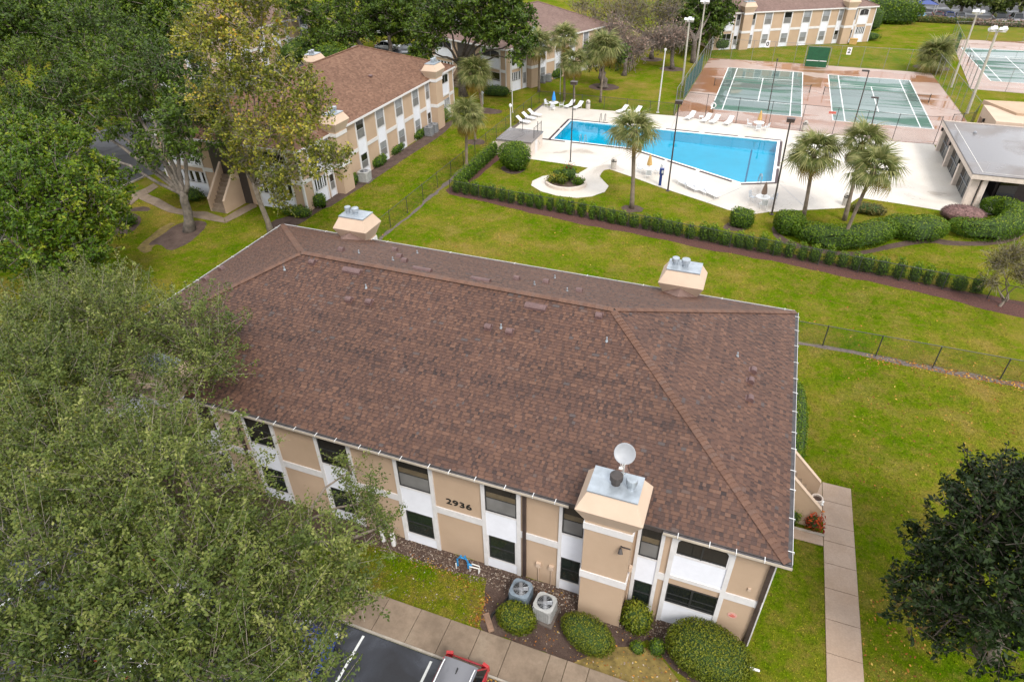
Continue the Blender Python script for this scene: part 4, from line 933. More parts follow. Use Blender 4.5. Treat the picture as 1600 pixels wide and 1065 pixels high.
# pool garden
c = G(804,264); shrub('shrub', 'big ball shaped shrub beside the pool pump enclosure', (c.x,c.y,0), 1.62, 1.5, 1.42, 5200, .15, 'lf_hedge', e=2.2)
c = G(1157,352); shrub('shrub', 'drum shaped clipped shrub on the pool lawn right of the lamp post', (c.x,c.y,0), .98, .92, .72, 2600, .12, 'lf_hedge', e=5)
def mound(label, pts, w, h, n, mat='lf_hedge', cat='hedge'):
    """a clipped hedge following a line on the ground"""
    q = [Vector((*p,0)) for p in pts]; seg = [(b-a).length for a, b in zip(q,q[1:])]; T = sum(seg); c = sum(q,Vector())/len(q)
    def at(t):
        d = t*T
        for a, b, l in zip(q,q[1:],seg):
            if d <= l: return a+(b-a)*(d/l), (b-a).normalized()
            d -= l
        return q[-1].copy(), (q[-1]-q[-2]).normalized()
    cen = np.array([[*(at(i/60)[0])[:2]] for i in range(61)]); tan = np.array([[*(at(i/60)[1])[:2]] for i in range(61)])
    for _ in range(6): cen[1:-1] = (cen[:-2]+cen[1:-1]*2+cen[2:])/4; tan = unit(np.gradient(cen,axis=0))
    def swell(p):
        t = np.clip(p[:,0]/(T/2)*.5+.5,0,1)*60; i = np.minimum(t.astype(int),59); f = (t-i)[:,None]
        C = cen[i]*(1-f)+cen[i+1]*f; D = tan[i]; Nn = np.stack([-D[:,1],D[:,0]],1); over = p[:,:1]-np.clip(p[:,:1],-T/2,T/2)
        xy = C+Nn*p[:,1:2]+D*over-np.array([[c.x,c.y]]); return np.concatenate([xy,p[:,2:]],1)
    return shrub('hedge', label, c, T/2+w*.55, w, h/2, n, .125, mat, cat, e=3.2, swell=swell, group='clipped hedges along the pool terrace')
mound('round topped hedge at the left end of the terrace hedges, behind the first trunk', P((1222,352),(1243,352),z=.6), 1.05, 1.75, 4200)
mound('long curved hedge with two leaning palm trunks rising from it', P((1248,372),(1290,385),(1345,383),(1385,368)), 1.1, 1.65, 10000)
mound('rounded hedge in the middle of the terrace hedges', P((1392,364),(1430,372),(1455,366)), 1.35, 1.6, 6500)
mound('U shaped hedge wrapped round the brown dome at the clubhouse', P((1490,365),(1530,374),(1570,368),(1585,350),(1560,334),(1540,334)), 1.05, 1.6, 11000)
c = G(1385,352); shrub('shrub', 'low tawny shrub with a red bloom behind the long curved hedge', (c.x-1.4,c.y+2.2,0), 1.5, .8, .42, 1200, .14, 'lf_olive')
o = thing('wine_shrub', 'smooth wine brown dome shrub in front of the clubhouse corner column', 'shrub', (18.15,61.6,0)); link('foliage', shrub_mesh('foliage',1.75,1.3,.62,7000,.10,'lf_wine',2.2,.6,.03), o); link('stems', core_mesh(1.95,1.45,.66,2.2,16), o); o.children[1].data.materials[0] = MAT['wine_shrub']
# the row of box shrubs along the pool fence
hm = [(shrub_mesh('foliage', .38+.05*i, .40, .66, 700, .12, 'lf_hedge', 3.0, .6, .13), core_mesh(.33+.05*i,.34,.6,3.0,8)) for i in range(4)]
A_, B_ = Vector((-25.9,53.1)), Vector((17.6,48.25)); pts = []
s_ = 0; T = (B_-A_).length
while s_ < T:
    pts.append(A_+(B_-A_)*(s_/T)); s_ += random.choice((.92,.98,1.04,1.1,.80))
for i, p in enumerate(pts):
    o = thing('box_shrub', 'box shrub in the row along the pool garden fence, %s from its left end' % ordinal(i+1), 'shrub', (p.x,p.y+.15+random.uniform(-.07,.07),0), random.uniform(-.3,.3), 'box shrubs in the row along the pool fence')
    k = random.randrange(4); link('foliage', hm[k][0], o); link('stems', hm[k][1], o); z = random.uniform(.86,1.14); o.scale = (random.uniform(.85,1.08),random.uniform(.9,1.1),z)
A_, B_ = Vector((-26.1,54.2)), Vector((-26.2,63.8)); 
for i in range(11):
    p = A_+(B_-A_)*(i/10); o = thing('box_shrub', 'box shrub in the short row to the pump enclosure, %s from the corner' % ordinal(i+1), 'shrub', (p.x,p.y,0), PI/2, 'box shrubs running back to the pump enclosure')
    k = random.randrange(4); link('foliage', hm[k][0], o); link('stems', hm[k][1], o); o.scale = (1.15,1.05,1.18)
# shrubs along the second block and the far blocks
def line_shrubs(items, grp):
    for lab, px, py, sx, sy, sz, rz in items:
        c = G(px,py); shrub('shrub', lab, (c.x,c.y,0), sx, sy, sz, 900, .17, 'lf_hedge', e=3, rz=rz, group=grp)
line_shrubs((('clipped hedge left of the air conditioner on the second block',548,290,.55,1.35,.5,0),('ball shrub at the near corner of the second block',497,322,.8,.75,.62,0),('hedge right of the air conditioner on the second block',593,258,.5,1.3,.5,0),
  ('short hedge under the middle windows of the second block',620,238,.5,1.5,.45,0),('hedge beside the two far air conditioners of the second block',655,215,.5,1.4,.5,0),('dark shrub under the arched window of the second block',692,190,.7,1.3,.8,0)), 'shrubs along the second block')
line_shrubs((('dark clipped hedge below the corner of the half hidden block',775,150,2.2,.8,.7,.1),('dark hedge left of the tall palm at the half hidden block',825,134,1.6,.8,.6,.6),('dark hedge by the chimney of the half hidden block',868,122,1.3,.7,.7,1.1)), 'shrubs below the half hidden block')
line_shrubs((('dark shrub at the left corner of the far block',1124,77,1.7,1.0,.9,.4),('clipped hedge by the chimney of the far block',1157,76,1.1,.7,.8,.5),('olive shrub beside the court number sign at the far block',1206,71,.9,.7,.8,.5),('square hedge below the second window bay of the far block',1247,68,.9,.7,.7,.5),('square hedge behind the green practice board',1274,68,1.0,.8,.9,.5),('square hedge right of the grey units at the far block',1314,65,1.0,.8,.8,.5),('long low hedge at the right corner of the far block',1346,63,3.2,.9,.7,.15),('dark upright shrub at the right end of the far block',1362,48,1.4,1.4,2.0,.2)), 'shrubs along the far block')
c = G(1386,38); shrub('hedge', 'tall bright clipped hedge between the far block and the car park', (c.x,c.y+1,0), 5.6, 2.2, 2.2, 4200, .35, 'lf_bright', 'hedge', e=4, rz=.1)
c = G(1440,33); shrub('hedge', 'low brown green hedge in front of the cars at the far car park', (c.x+3,163.6,0), 7.6, .7, .55, 2400, .3, 'lf_olive', 'hedge', e=4)
c = G(1545,40); shrub('hedge', 'low brown hedge along the far car park behind the third court', (45.5,162.8,0), 9.5, .7, .55, 2600, .3, 'lf_dry', 'hedge', e=4)
c = G(545,82); shrub('shrub', 'yellow green bushy shrub peeping over the second roof', (-67.5,95,0), 3.2, 2.0, 1.6, 2600, .3, 'lf_bright', e=2.4, loose=.8)
c = G(490,80); shrub('shrub', 'dark shrub thicket between the second roof and the block at the upper left', (-74.2,98.5,0), 2.2, 7.5, 1.7, 4200, .3, 'lf_oak', e=3, loose=.8)
for lab, px, py, s_ in (('yellow green ground shrub at the foot of the yellow tree',470,337,.9),('leafy shrub left of the yellow tree at the stair',455,335,.7),('olive shrub in the mulch crescent under the bright tree',195,350,1.1),('low clipped hedge under the white window beside the stair of the second block',300,312,1.2)):
    c = G(px,py); shrub('shrub', lab, (c.x,c.y,0), s_*1.2, s_*.7, s_*.45, 800, .16, 'lf_bright' if s_ < 1 else 'lf_hedge', loose=.6)
# planter with flowers
pc = G(884,288); pl = thing('planter', 'low round stone planter with mixed flowering shrubs on the pool lawn', 'planter', (pc.x,pc.y,0))
mb = MB(); out = [(2.05*math.cos(a*PI/16),1.75*math.sin(a*PI/16)) for a in range(32)]; inn = [(p[0]*.87,p[1]*.87) for p in out]
sheet(mb, out, .34, [inn], .34); mb.build('planter_wall', MAT['planter_stone'], pl); mb = MB(); sheet(mb, inn, .26); mb.build('planter_soil', MAT['mulch'], pl)
for lab, dx, dy, s_, mt in (('tall green flowering shrub with orange blooms in the stone planter',.1,.5,.75,'lf_bright'),('dark leafy shrub at the left of the stone planter',-.95,.2,.55,'lf_hedge'),('yellow green croton at the left rim of the stone planter',-1.25,-.45,.38,'lf_gold'),('small green shrub at the right rim of the stone planter',1.35,-.2,.35,'lf_hedge'),('low shrub at the front of the stone planter',-.3,-.55,.4,'lf_box')):
    shrub('planter_shrub', lab, (pc.x+dx,pc.y+dy,.26), s_*1.15, s_*.95, s_*.95, 520, .17, mt, 'plant', e=2, loose=.9, asp=.5)
shrub('planter_shrub', 'orange flower heads on the tall shrub in the stone planter', (pc.x+.15,pc.y+.45,1.5), .4, .35, .16, 60, .13, 'lf_croton', 'plant', e=2, loose=1.0)
# ---------------------------------------------------------------- cabbage palms: every fan frond a part
def frond_mesh(dead, seed):
    r = random.Random(seed); mb = MB(); n = 24; Lp = r.uniform(.7,.95); pts = []
    for i in range(5): t = i/4; pts.append(Vector((Lp*t, 0, .10*math.sin(t*PI*.5))))
    mb.tint = .35; mb.tube(pts, [.028,.024,.02,.018,.015], 4, False)
    hub = pts[-1]
    for k in range(n):
        a = -1.95+3.9*k/(n-1); ln = (.95-.22*abs(a)/1.95)*r.uniform(.88,1.08); d = Vector((math.cos(a),math.sin(a),0)); w = .030; s = Vector((-d.y,d.x,0))
        fold = -.14*abs(math.sin(a))-.05; p1 = hub+d*ln*.5+Vector((0,0,fold*.3+.05)); p2 = hub+d*ln+Vector((0,0,fold-.30*r.uniform(.5,1.4)-(.25 if dead else 0)))
        mb.tint = r.uniform(.1,1) 
        mb.face(hub-s*.012,hub+s*.012,p1+s*w,p1-s*w); mb.tint = min(1,mb.tint+.1); mb.face(p1-s*w,p1+s*w,p2+s*.004,p2-s*.004)
    return mb.mesh('frond', MAT['lf_palmdead' if dead else 'lf_palm'], tint=True)
FR_G = [frond_mesh(False, i) for i in range(6)]; FR_D = [frond_mesh(True, 50+i) for i in range(4)]
def palm(label, base, crown, size=1.35, nf=34, dead=8, tr=.15, skirt=0):
    base, crown = Vector(base), Vector(crown); o = thing('palm_tree', label, 'palm', base, 0, 'cabbage palms round the pool and courts')
    top = crown-base; mb = MB(); k = 9; pts = []; rs = []
    for i in range(k+1):
        t = i/k; pts.append(Vector((top.x*t**1.3, top.y*t**1.3, top.z*t-.02))); rs.append(tr*(1.25-.35*min(1,t*3)+(.25 if t > .93 else 0)+random.uniform(-.04,.04)))
    mb.tube(pts, rs, 9); mb.build('trunk', MAT['bark_palm'], o, smooth=True)
    mb = MB(); mb.lathe([(tr*1.0,-.55),(tr*1.7,-.25),(tr*1.3,.1),(.04,.3)], top, 8); mb.build('crownshaft', MAT['lf_palmdead' if dead > 6 else 'bark_palm'], o)
    for i in range(nf+dead):
        d = i >= nf; f = link('frond', random.choice(FR_D if d else FR_G), o)
        el = random.uniform(-1.15,-.55) if d else (1.25-1.75*((i+.5)/nf)**.85+random.uniform(-.12,.12)); az = i*2.39996+random.uniform(-.2,.2)
        f.location = top+Vector((math.cos(az)*.1,math.sin(az)*.1,.05 if not d else -.15)); f.rotation_euler = (random.uniform(-.5,.5), -el, az); s = .92*size*random.uniform(.8,1.1)*(.85 if d else 1); f.scale = (s,s,s)
    return o
for lab, b, c, dy, kw in (('squat bushy palm at the corner of the second block with a yellow skirt',(754,174),(743,116),0,dict(size=1.75,nf=40,dead=16)),
    ('small palm with bright yellow lower fronds beside the fence corner',(729.4,279),(729,182),0,dict(size=1.35,nf=36,dead=14,tr=.16)),
    ('slim palm trunk standing behind the yellow skirted palm on the lawn',(743,221),(738,176),0,dict(size=.8,nf=18,dead=4,tr=.13)),
    ('dark wispy palm left of the blue umbrella',(842,143.6),(843,72),0,dict(size=1.75,nf=26,dead=3,tr=.17)),
    ('tall palm in the back of the palm group by the half hidden block',(881.7,158),(882,60),0,dict(size=1.45,nf=30,dead=4)),
    ('palm with a yellow skirt directly behind the pool lamp post',(897,163),(896,98),0,dict(size=1.5,nf=32,dead=12)),
    ('round bushy palm in front of the oak trunk beyond the pool fence',(938,160),(945,76),0,dict(size=1.75,nf=42,dead=12)),
    ('single straight palm standing in front of the pool beside the hedge row',(987,325),(991,205),0,dict(size=1.5,nf=36,dead=4,tr=.19)),
    ('palm at the left of the three terrace palms',(1255,339),(1272,240),0,dict(size=1.65,nf=36,dead=6,tr=.17)),
    ('middle palm of the three terrace palms with a brown dead skirt',(1319,344),(1347,226),0,dict(size=1.45,nf=30,dead=16,tr=.17)),
    ('leaning palm at the right of the three terrace palms',(1314,384.6),(1366,266),0,dict(size=1.5,nf=34,dead=6,tr=.15)),
    ('low bushy palm clump at the corner fence between the courts',(1456,112),(1462,88),0,dict(size=2.1,nf=46,dead=10,tr=.25))):
    bb = G(*b); palm(lab, bb, AY(c[0],c[1],bb.y+dy), **kw)
# ---------------------------------------------------------------- chain link fences
def fence(label, pts, h, posts=None, pr=.032, wire='chain_wire', cell=.11, wr=.0028, group='chain link fences', screen=None, spacing=3.0, name='chain_link_fence', gate=False):
    pts = [Vector((*p[:2],0)) for p in pts]; o = thing(name, label, 'fence', pts[0], 0, group); org = pts[0]
    if posts is None:
        posts = []
        for a, b in zip(pts, pts[1:]):
            n = max(1, round((b-a).length/spacing)); posts += [a+(b-a)*(i/n) for i in range(n)]
        posts.append(pts[-1])
    me = None
    for p in posts:
        p = Vector((*p[:2],0))
        if me is None: mb = MB(); mb.tube([(0,0,-.05),(0,0,h+.03)], pr, 6); mb.lathe([(pr*1.2,h+.0),(pr*1.2,h+.05),(.01,h+.08)],(0,0,0),6); me = mb.mesh('post', MAT[wire])
        link('post', me, o).location = p-org
    wires = MB(); rails = MB()
    for a, b in zip(pts, pts[1:]):
        d = b-a; L = d.length; d.normalize(); rails.tube([a-org+Vector((0,0,h)), b-org+Vector((0,0,h))], .024, 5); rails.tube([a-org+Vector((0,0,.06)), b-org+Vector((0,0,.06))], .008, 4)
        n = int((L+h)/cell)
        for sg in (1,-1):
            for i in range(n):
                u0 = i*cell-h; u1 = u0+h; z0, z1 = .04, h
                if u0 < 0: z0 += -u0; u0 = 0
                if u1 > L: z1 -= u1-L; u1 = L
                if u1 <= u0: continue
                if sg < 0: u0, u1 = L-u0, L-u1
                p, q = a-org+d*u0+Vector((0,0,z0)), a-org+d*u1+Vector((0,0,z1)); s = Vector((0,0,1))*wr*1.4; t = d*wr
                wires.face(p-s,q-s,q+s,p+s)
    rails.build('rail', MAT[wire], o); wires.build('wire_mesh', MAT[wire], o, kind='stuff')
    if screen:
        a, b, z0, z1, mt = screen; a, b = Vector((*a,0))-org, Vector((*b,0))-org; mb = MB(); nn = Vector((-(b-a).y,(b-a).x,0)).normalized()*.03
        k = 8
        mb.hexa([a+nn*.6+Vector((0,0,z0)),b+nn*.6+Vector((0,0,z0)),b+nn+Vector((0,0,z0)),a+nn+Vector((0,0,z0)),a+nn*.6+Vector((0,0,z1)),b+nn*.6+Vector((0,0,z1)),b+nn+Vector((0,0,z1)),a+nn+Vector((0,0,z1))]); mb.build('windscreen', MAT[mt], o)
    return o
fence('black chain link fence running diagonally from behind the roof up to the blue umbrella', [(-28.1,38.05),(-28.0,84.6)], 1.55, spacing=3.1)
fence('black chain link fence in front of the row of box shrubs', [(-26.4,52.85),(-13.9,51.7),(-3.5,50.35),(6.5,49.2),(17.6,47.9),(30,46.6)], 1.3, spacing=2.9)
fence('black chain link fence crossing the lawn at the right end of the roof', [(-28,38.05),(7.2,38.05),(34,37.8)], 1.5, posts=[(-28,38.05),(-20,38.05),(-12,38.05),(-4,38.05),(0.3,38.05),(3.5,38.05)]+[tuple(G(*p)[:2]) for p in ((1285,540),(1368,556),(1457,574),(1562,593))]+[(20,37.9),(24,37.9)], pr=.038)
fence('dark chain link fence behind the loungers at the back of the pool deck', [(-28.0,84.6),(-10.1,84.3)], 1.55, spacing=3.0)
fence('tall chain link fence between the pool deck and the courts', [tuple(G(*p)[:2]) for p in ((1054,181),(1200,199.5),(1300,210),(1393,221),(1458,226))], 3.0, spacing=3.3, cell=.16)
fence('tall chain link fence with green windscreen on the left side of the courts', [(-10.05,84.9),(-9.45,118.4)], 3.3, spacing=3.3, cell=.18, wire='wire_grey', screen=((-9.93,92.5),(-9.62,109.5),.1,2.6,'windscreen'))
fence('tall chain link fence along the far end of the courts', [(-9.4,118.5),(23.1,118.3)], 3.0, spacing=3.3, cell=.25, wire='wire_grey')
fence('tall chain link fence between the second and third courts', [(23.2,118.2),(23.7,94.6),(23.75,90.4)], 3.0, spacing=3.0, cell=.17, wire='wire_grey')
fence('tall chain link fence along the left side of the third court', [(26.9,110),(29.9,146.0)], 3.0, spacing=3.3, cell=.22, wire='wire_grey', screen=((28.9,134),(29.3,138.5),.1,2.6,'court_board'))
fence('tall chain link fence at the far end of the third court', [(29.9,146),(75,151)], 3.0, spacing=6, cell=.3, wire='wire_grey')
fence('tall chain link fence at the near end of the third court', [(26.9,109.7),(60,107.4)], 3.0, spacing=4, cell=.25, wire='wire_grey')
fence('dark gate fence beside the clubhouse wall', [(23.75,90.4),(22.6,86.9),(20.4,85.5)], 2.6, spacing=1.7, cell=.1)
fence('short black fence panel on top of the pump enclosure', [(-22.35,68.4),(-22.35,65.9)], 1.1+1.62, spacing=2.5, cell=.12)
# nets
for i, ((cx, cy), lab) in enumerate(zip(COURTS, ('net across the left tennis court','net across the right hand tennis court of the pair','net across the far third tennis court'))):
    o = thing('tennis_net', 'dark '+lab, 'net', (cx,cy+11.885,0), 0, 'tennis nets')
    for s in (-1,1):
        mb = MB(); mb.tube([(s*6.4,0,0),(s*6.4,0,1.12)], .05, 8); mb.build('post', MAT['dark_paint'], o)
    mb = MB(); mb.box(-6.35,6.35,-.012,.012,.94,1.0); mb.build('net_tape', MAT['white_paint' if i == 2 else 'wire_grey'], o)
    mb = MB()
    for k in range(85): x = -6.35+k*.151; mb.face((x-.006,0,.05),(x+.006,0,.05),(x+.006,0,.94),(x-.006,0,.94))
    for k in range(7): z = .08+k*.13; mb.face((-6.35,.001,z-.006),(6.35,.001,z-.006),(6.35,.001,z+.006),(-6.35,.001,z+.006))
    mb.build('net_mesh', MAT['chain_wire'], o, kind='stuff')
# practice board, court numbers
o = thing('practice_board', 'green tennis practice board with a white net line on the far court edge', 'board', (6.8,116.75,0))
mb = MB(); mb.box(-1.55,1.55,-.05,.05,.05,2.9); mb.build('board', MAT['court_board'], o); mb = MB(); mb.box(-1.5,.28,-.07,-.052,.9,1.0); mb.box(.42,1.45,-.07,-.052,.9,1.0); mb.build('net_line', MAT['white_paint'], o)
mb = MB(); mb.box(-1.75,1.75,-.04,.04,2.95,3.02); mb.box(-1.78,-1.68,-.04,.04,0,3.0); mb.box(1.68,1.78,-.04,.04,0,3.0); mb.build('board_frame', MAT['wire_grey'], o)
for lab, px, py, txt in (('white court number sign with a dark 2 on the fence behind the right hand court',1327,80,'2'),('white court number sign with a dark figure on the fence behind the left court',1199.5,69,'0')):
    p = AY(px,py,118.15); o = thing('court_sign', lab, 'sign', p, 0, 'court number signs'); mb = MB(); mb.box(-.33,.33,-.02,.02,-.52,.52); mb.build('plate', MAT['white_paint'], o)
    text_mesh('figure', txt, .85, MAT['black_metal'], o, Matrix(((1,0,0,0),(0,0,-1,-.03),(0,1,0,-.02),(0,0,0,1))), 1.0, .02)
p = AY(1301,175,G(1297,195).y-.06); o = thing('fence_sign', 'small red and pink warning sign on the court fence', 'sign', p); mb = MB(); mb.box(-.42,.42,-.015,.015,-.28,.05); mb.build('plate', MAT['sign_pink'], o); mb = MB(); mb.box(-.38,.38,-.03,-.016,-.13,.03); mb.build('red_band', MAT['sign_red'], o)
# ---------------------------------------------------------------- lamps and poles
def lamp(label, b, t, r, kind, mat='dark_paint', grp='lamp posts round the pool'):
    B = G(*b); T = AY(*t, B.y); h = T.z; o = thing('lamp_post', label, 'lamp post', B, 0, grp); lean = T.x-B.x
    mb = MB(); mb.lathe([(r*2.2,0),(r*2.2,.05),(r*1.3,.09)], (0,0,0), 10); mb.tube([(0,0,.05),(lean,0,h-.1)], [r,r*.72], 8); mb.build('pole', MAT[mat], o)
    if kind == 'box':
        mb = MB(); mb.obox((lean,0,h),.62,.5,.24); mb.obox((lean,0,h+.14),.66,.54,.05); mb.build('lamp_head', MAT['brown_metal' if mat != 'pale_metal' else 'pale_metal'], o); mb = MB(); mb.obox((lean,0,h-.13),.5,.4,.02); mb.build('lens', MAT['lamp_glass'], o)
    elif kind == 'arm':
        mb = MB(); mb.obox((lean-.35,0,h),.75,.28,.16,0); mb.obox((lean-.02,0,h-.05),.14,.14,.2); mb.build('lamp_head', MAT['dark_paint'], o); mb = MB(); mb.obox((lean-.4,0,h-.085),.5,.2,.01); mb.build('lens', MAT['lamp_glass'], o)
    elif kind == 'globe':
        mb = MB(); mb.lathe([(.03,h-.1),(.14,h),(.18,h+.15),(.13,h+.3),(.02,h+.36)],(lean,0,0),10); mb.build('globe', MAT['lamp_glass'], o)
    elif kind == 'plain':
        mb = MB(); mb.lathe([(r*1.4,h-.25),(r*1.6,h-.05),(.02,h+.05)],(lean,0,0),8); mb.build('cap', MAT[mat], o)
    return o
lamp('slim brown lamp post with a pale box head at the left end of the pool',(891,253),(897,130),.065,'box','dark_paint')
lamp('dark lamp post with a box head crossing in front of the pool middle',(1043.3,298.4),(1061,160),.085,'box')
lamp('dark lamp post with a box head at the right end of the pool',(1205.6,335),(1235.5,188),.085,'box')
lamp('dark lamp post with a short left arm at the court fence, the taller of two',(1331.8,203),(1358,111),.075,'arm')
lamp('short dark lamp post with a left arm at the court fence',(1360,203),(1372.5,153),.075,'arm')
lamp('dark lamp post at the fence in front of the left court',(1200,172.5),(1215,92),.065,'plain')
lamp('light grey pole beside the pump enclosure with no visible head',(800.8,176),(799,84),.06,'plain','pale_metal')
lamp('grey lamp post with a flat head among the palms behind the blue umbrella',(875,147),(877.7,60),.05,'box','pale_metal')
lamp('weathered grey pole on the deck edge left of the courts',(1027.6,176),(1040,76),.10,'plain','pale_metal')
lamp('short post with a white globe beside the pump enclosure',(798,200),(797.5,167),.07,'globe','pale_metal')
def flood(label, b, t, n, spread, r=.15):
    B = G(*b); T = AY(*t, B.y); h = T.z; lean = T.x-B.x; o = thing('light_pole', label, 'light pole', B, 0, 'tall court light poles')
    mb = MB(); mb.tube([(0,0,0),(lean,0,h-.3)], [r,r*.7], 10); mb.build('pole', MAT['pole_concrete'], o)
    mb = MB(); mb.obox((lean,0,h-.25),spread*2+.3,.08,.1); mb.build('crossarm', MAT['pale_metal'], o)
    for i in range(n):
        x = lean-spread+2*spread*i/max(1,n-1); mb = MB(); mb.obox((x,.25 if i % 2 else -.25,h+.05),.42,.5,.30,random.uniform(-.4,.4),.5 if i % 2 else -.5); mb.build('floodlight', MAT['lamp_glass'], o)
    return o
flood('pale tall light pole at the left court fence, nearer of two',(1066,134),(1077.5,31),3,.4); flood('pale tall light pole behind the green windscreen',(1086.7,110.7),(1102,3),3,.4)
flood('pale tall light pole between the courts with white floodlights, farther one',(1486,136.6),(1527.7,19),3,.45); flood('pale tall light pole at the clubhouse corner with three white floodlights',(1510.6,177.5),(1559.5,46),4,.75,.19)
# ---------------------------------------------------------------- pump enclosure, clubhouse
o = thing('pump_enclosure', 'low cream walled pump enclosure with a flat stained roof slab at the pool corner', 'enclosure', (-26.1,64.5,0))
mb = MB(); mb.box(0,3.9,0,3.95,0,1.55); mb.build('wall', MAT['planter_stone'], o); mb = MB(); mb.box(-.08,3.98,-.08,4.03,1.552,1.66); mb.build('roof_slab', MAT['flat_roof'], o)
mb = MB(); mb.box(3.905,3.96,1.2,2.0,.05,1.4); mb.build('door', MAT['trim'], o); mb = MB(); mb.box(3.905,3.95,2.5,2.65,.9,1.1); mb.box(3.905,3.95,2.85,3.0,.5,.8); mb.build('valve_box', MAT['pale_metal'], o)
mb = MB(); mb.obox((-.5,.4,.7),.9,1.6,.08,.0,.25); mb.build('side_step', MAT['planter_stone'], o)
mb = MB(); mb.tube([(3.4,3.7,1.66),(3.4,3.7,2.75)],.035,6); mb.tube([(1.6,3.8,1.66),(1.6,3.8,2.8)],.03,6); mb.build('post', MAT['black_metal'], o)
o = thing('clubhouse', 'low clubhouse with a wet flat grey roof and square cream columns at the pool terrace', 'building', (18.5,64.6,0))
mb = MB(); mb.box(0,34,0,16.2,2.82,3.06); mb.build('roof', MAT['flat_roof'], o); RF = o.children[0]
mb = MB()
for b in ((-.06,34,-.06,-.002,2.72,3.14),(-.06,-.002,-.002,16.2,2.72,3.14),(-.06,34,16.202,16.26,2.72,3.14)): mb.box(*b)
mb.build('fascia', MAT['planter_stone'], o)
mb = MB()
for b in ((-.08,34,-.08,.02,3.142,3.17),(-.08,.02,.025,16.2,3.142,3.17)): mb.box(*b)
mb.build('roof_edge', MAT['dark_paint'], o)
mb = MB(); mb.box(.9,.96,.9,15.4,3.062,3.075); mb.box(1.0,33,.9,.96,3.062,3.075); mb.build('roof_seam', MAT['pale_metal'], o)
for x, y, w in ((.3,.55,.62),(1.05,.30,.40),(.2,5.6,.5),(.2,10.8,.5),(.2,15.7,.55)):
    mb = MB(); mb.box(x,x+w,y,y+w,0,2.815); mb.build('column', MAT['planter_stone'], o)
for i, (y0, y1) in enumerate(((1.3,5.5),(6.2,10.7),(11.4,15.6))):
    mb = MB(); mb.box(.55,.62,y0,y1,.05,2.7); w_ = mb.build('screen_panel', MAT['pane_dark'], o)
    for k in range(1,3): mb = MB(); y = y0+(y1-y0)*k/3; mb.box(.50,.548,y-.03,y+.03,.05,2.7); mb.build('mullion', MAT['grey_metal'], w_)
    mb = MB(); mb.box(.48,.546,y0,y1,1.2,1.25); mb.build('rail', MAT['grey_metal'], w_)
    mb = MB(); mb.obox((.12,y1+.25,2.3),.2,.22,.32); mb.build('wall_lamp', MAT['black_metal'], o)
mb = MB(); mb.box(3.0,33,3.2,15.8,0,2.8); mb.build('wall', MAT['brown_metal'], o)
mb = MB(); mb.box(1.0,33.0,.9,16,.032,.05); mb.build('patio_floor', MAT['grey_metal'], o)
mb = MB(); mb.box(3.2,4.6,2.9,3.195,.1,2.2); mb.build('door', MAT['pane_dark'], o); mb = MB(); mb.box(7,10,3.0,3.195,.9,2.2); mb.build('window', MAT['pane_dark'], o)
for x, y in ((2.3,12.6),(6.2,8.2),(9.0,13.5)):
    mb = MB(); mb.lathe([(.16,3.06),(.16,3.2),(.1,3.3),(.02,3.32)],(x,y,0),8); mb.build('roof_vent', MAT['grey_metal'], o)
o = thing('clubhouse_annex', 'cream clubhouse annex with a thick tan roof slab behind the wet flat roof', 'building', (22.6,81.4,0))
mb = MB(); mb.box(.8,30,.0,6.4,0,3.3); mb.build('wall', MAT['stucco_pale'], o)
mb = MB(); mb.hexa([(.9,7.6,3.1),(30,9.5,3.1),(30,1.5,3.3),(3.2,3.0,3.1),(.9,7.6,3.55),(30,9.5,3.75),(30,1.5,3.75),(3.2,3.0,3.55)]); mb.build('roof_slab', MAT['stucco'], o)
mb = MB(); mb.box(.74,.795,4.6,5.8,.05,2.2); mb.build('door', MAT['wood'], o)
for y in (1.2,3.9): mb = MB(); mb.obox((.68,y,2.3),.2,.2,.35); mb.build('wall_lamp', MAT['black_metal'], o)
mb = MB(); mb.box(3.0,9,-.06,-.005,.3,2.6); mb.build('window', MAT['pane_dark'], o)
# ---------------------------------------------------------------- pool furniture
def lounger_proto():
    o = thing('sun_lounger', 'white sun lounger', 'sun lounger', (0,0,0), 0, 'white sun loungers round the pool')
    mb = MB(); mb.hexa([(-.3,-.95,.30),(.3,-.95,.30),(.3,.25,.34),(-.3,.25,.34),(-.3,-.95,.335),(.3,-.95,.335),(.3,.25,.375),(-.3,.25,.375)]); mb.build('seat', MAT['sling_white'], o)
    mb = MB(); mb.hexa([(-.3,.25,.34),(.3,.25,.34),(.3,.86,.80),(-.3,.86,.80),(-.3,.22,.375),(.3,.22,.375),(.3,.83,.835),(-.3,.83,.835)]); mb.build('backrest', MAT['sling_white'], o)
    for s in (-1,1):
        mb = MB(); mb.tube([(s*.32,-.95,.31),(s*.32,.3,.35),(s*.32,.3,.02)],.02,5); mb.tube([(s*.32,-.75,.31),(s*.32,-.8,.02)],.02,5); mb.build('frame', MAT['plastic_white'], o)
    return o
lp = lounger_proto(); first = [True]
def lounger(label, px, py, rz):
    p = G(px,py,.03)
    if first[0]: lp.location = p; lp.rotation_euler = (0,0,rz); lp['label'] = label; first[0] = False; return
    copy_tree(lp, p, rz, label)
